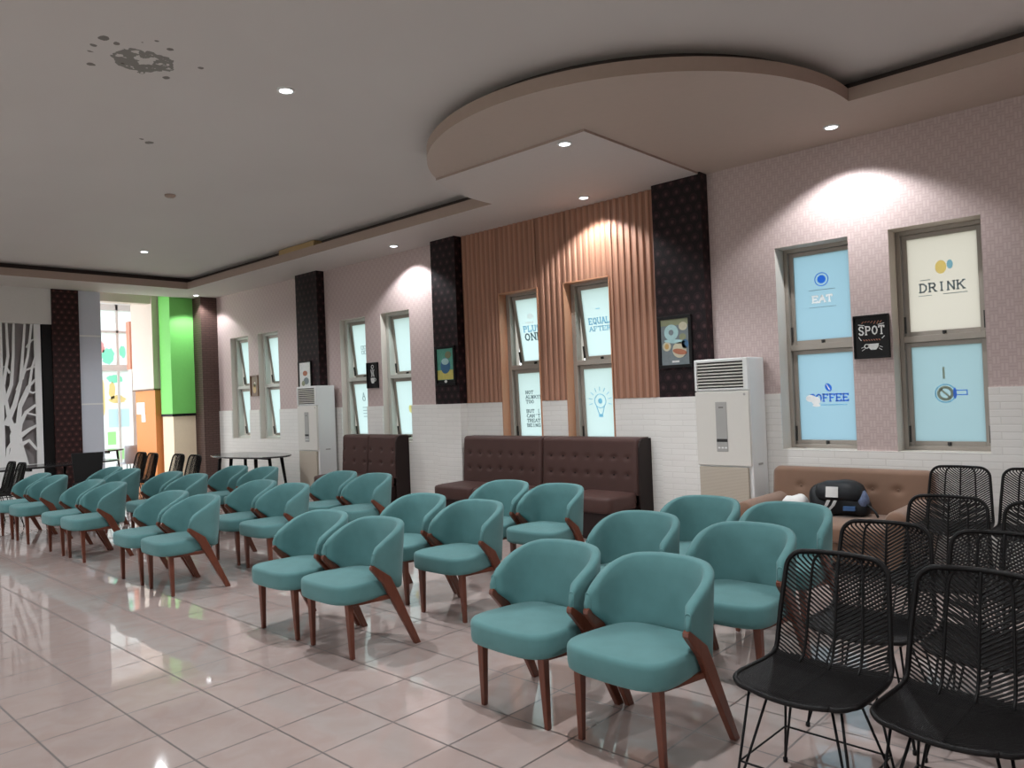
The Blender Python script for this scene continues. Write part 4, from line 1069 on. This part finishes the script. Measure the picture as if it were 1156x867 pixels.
# ------------------------------------------------------------------ tables
def table(name, loc, rz, ax, ay, h, label, top, n=3., splay=.10, legs=((-1, -1), (1, -1), (1, 1), (-1, 1)), r=(.022, .014)):
    t = thing(name, loc, rz, label, 'table')
    bm = B(); loops(bm, [[(px, py, z) for px, py in rsq(0, 0, ax-i, ay-i, n, 48)] for i, z in ((.012, h-.028), (0, h-.018), (0, h-.006), (.006, h))]); obj('tabletop', bm, M[top], t)
    for sx, sy in legs:
        bm = B(); tube(bm, [(sx*ax*.62, sy*ay*.5, h-.025), (sx*(ax*.62+splay), sy*(ay*.5+splay*.5), 0)], [r[0], r[1]], 10); obj('leg', bm, M['black'], t, smooth=True)
    bm = B(); box(bm, -ax*.62, ax*.62, -.02, .02, h-.07, h-.027); obj('apron', bm, M['black'], t)
    return t
table('oval_table', (-12.03, 6.40, 0), 0, .98, .46, .745, 'black oval table with splayed legs beside far air conditioner', 'grey_top', 2.4, .10, ((-1, -1), (1, -1), (1, 1), (-1, 1), (-.35, -1), (.35, 1)), (.03, .018))
table('dining_table', (-13.9, 3.55, 0), math.radians(8), .36, 1.42, .745, 'long black table in front of the tree-pattern screen', 'black_top', 5., .03)
table('bar_table', (-16.95, 5.72, 0), math.radians(25), .34, .40, .775, 'small black table in the bright passage', 'black_top', 3., .06)
t = thing('shell_chair', (-17.55, 6.35, 0), math.radians(-75), 'pale grey chair beside the table in the bright passage', 'chair')
bm = B(); cushion(bm, -.2, .2, 0, .4, .42, .45, .01, .004); obj('seat', bm, M['grey_panel'], t, smooth=True)
bm = B(); loops(bm, [[(x_, .40+.05*(z-.45)-.06*(x_/.2)**2+dy, z) for x_, dy in ((-.2, 0), (-.1, 0), (0, 0), (.1, 0), (.2, 0), (.2, .02), (.1, .02), (0, .02), (-.1, .02), (-.2, .02))] for z in (.45, .6, .75, .82)]); obj('backrest', bm, M['grey_panel'], t, smooth=True)
for sx in (-.17, .17):
    for y in (.03, .37):
        bm = B(); tube(bm, [(sx*.9, y, .42), (sx*1.1, y, 0)], .009, 8); obj('leg', bm, M['black'], t)

# ------------------------------------------------------------------ lamps
def make_lamp():
    t = thing('downlight')
    bm = B(); n_ = 32
    prof_ = [(.048, -.004), (.050, -.010), (.066, -.008), (.070, 0), (.048, 0)]
    R = [[bm.verts.new((r*math.cos(2*PI*k/n_), r*math.sin(2*PI*k/n_), z)) for k in range(n_)] for r, z in prof_]
    for a in range(len(R)):
        b = (a+1) % len(R)
        for k in range(n_): bm.faces.new((R[a][k], R[a][(k+1) % n_], R[b][(k+1) % n_], R[b][k]))
    obj('trim_ring', bm, M['ring'], t, smooth=True)
    bm = B(); lathe(bm, [(.049, -.001), (.049, -.006), (.03, -.009)], (0, 0, 0), 32); obj('lens', bm, M['lens'], t)
    return t
lamp0 = make_lamp()
SPOT_E, MAIN_E = 150, 265
LAMPS = [(-2.37, 6.84, zB, 'lit round downlight in the soffit over the EAT window', SPOT_E), (-5.19, 6.95, zA, 'lit round downlight in the soffit over the slatted wood', SPOT_E), (-8.62, 6.92, zA, 'lit round downlight in the soffit beside the farther damask pillar', SPOT_E*.9),
         (-14.72, 6.80, zA, 'lit round downlight in the soffit by the corner pillar', SPOT_E*.6), (-4.16, 5.32, zA, 'lit round downlight at the corner of the white soffit square', SPOT_E*.9),
         (-5.22, 3.18, 4.03, 'lit round downlight in the flat ceiling near the damp patch', MAIN_E), (-12.07, 4.78, 4.03, 'lit round downlight in the flat ceiling over the far chairs', MAIN_E)]
HID = [(-8.7, 1.0, 4.03, MAIN_E), (-1.8, 2.4, 4.03, MAIN_E), (-2.0, -1.6, 4.03, MAIN_E*.35), (-5.4, -1.6, 4.03, MAIN_E*.35), (-12.2, 1.0, 4.03, MAIN_E), (2.0, 2.2, 4.03, MAIN_E), (1.2, 6.84, zB, SPOT_E)]  # unseen downlights added to light the room
def light_for(i, x, y, z, e, par):
    L = bpy.data.lights.new('downlight_bulb', 'SPOT'); L.energy = e; L.color = (.93, .97, 1.); L.spot_size = math.radians(122 if z < 4 else 150); L.spot_blend = .35 if z < 4 else .6; L.shadow_soft_size = .05
    o = bpy.data.objects.new('downlight_bulb', L); COL.objects.link(o); o.parent = par; o.location = (0, 0, -.02)
for i, (x, y, z, lab, e) in enumerate(LAMPS):
    if i == 0: lamp0.location = (x, y, z); tag(lamp0, lab, 'ceiling light', 'round downlights'); l_ = lamp0
    else: l_ = dup(lamp0, (x, y, z), 0, lab)
    LAMPS[i] = (l_, e, z)
hid = []
for k, (x, y, z, e) in enumerate(HID):
    hid.append((dup(lamp0, (x, y, z), 0, 'added lit downlight elsewhere in the ceiling, out of the main view'), e, z))
for i, (l_, e, z) in enumerate(LAMPS+hid): light_for(i, 0, 0, z, e, l_)
t = thing('smoke_detector', (-8.69, 3.75, 4.03), 0, 'small round ceiling sensor in the flat grey ceiling', 'smoke detector')
bm = B(); lathe(bm, [(.06, 0), (.06, -.014), (.04, -.03), (.02, -.034)], (0, 0, 0), 28); obj('housing', bm, M['fascia'], t, smooth=True)
bm = B(); lathe(bm, [(.012, -.033), (.010, -.04)], (0, 0, 0), 12); obj('sensor', bm, M['ac_grey'], t)

# area lights added outside the openings of the unseen wall
for cx in (-11.6, -7.6, -3.6, .4):
    L = bpy.data.lights.new('added_daylight', 'AREA'); L.shape = 'RECTANGLE'; L.size = 2.8; L.size_y = 2.7; L.energy = 24; L.color = (.95, .98, 1.)
    o = bpy.data.objects.new('added_daylight', L); COL.objects.link(o); o.location = (cx, YB-.35, 1.85); o.rotation_euler = (math.radians(90), 0, 0)

L = bpy.data.lights.new('added_daylight', 'AREA'); L.shape = 'RECTANGLE'; L.size = 3.2; L.size_y = 3.0; L.energy = 135; L.color = (.97, .99, 1.)  # light added at the unseen side opening of the passage
o = bpy.data.objects.new('added_daylight', L); COL.objects.link(o); o.location = (-17.5, 3.1, 1.95); o.rotation_euler = (math.radians(90), 0, 0)
# ------------------------------------------------------------------ world and view
wd = bpy.data.worlds.new('sky'); scn.world = wd; wd.use_nodes = True; nt = wd.node_tree; nt.nodes.clear()
out = node(nt, 'ShaderNodeOutputWorld'); bg = node(nt, 'ShaderNodeBackground')
tc = node(nt, 'ShaderNodeTexCoord'); sp = node(nt, 'ShaderNodeSeparateXYZ'); nt.links.new(tc.outputs['Generated'], sp.inputs[0])
rp = node(nt, 'ShaderNodeValToRGB'); rp.color_ramp.elements[0].position = .0; rp.color_ramp.elements[0].color = (.94, .97, 1, 1); rp.color_ramp.elements[1].color = (.84, .93, 1, 1)
nt.links.new(sp.outputs[2], rp.inputs[0]); nt.links.new(rp.outputs[0], bg.inputs[0]); bg.inputs[1].default_value = 2.0
nt.links.new(bg.outputs[0], out.inputs[0])
vs = scn.view_settings; vs.view_transform = 'Standard'; vs.look = 'None'; vs.exposure = .17; vs.gamma = 1.; vs.use_curve_mapping = False
scn.cycles.use_denoising = True; scn.cycles.max_bounces = 8; scn.cycles.diffuse_bounces = 5; scn.cycles.transmission_bounces = 6; scn.cycles.sample_clamp_indirect = 6.
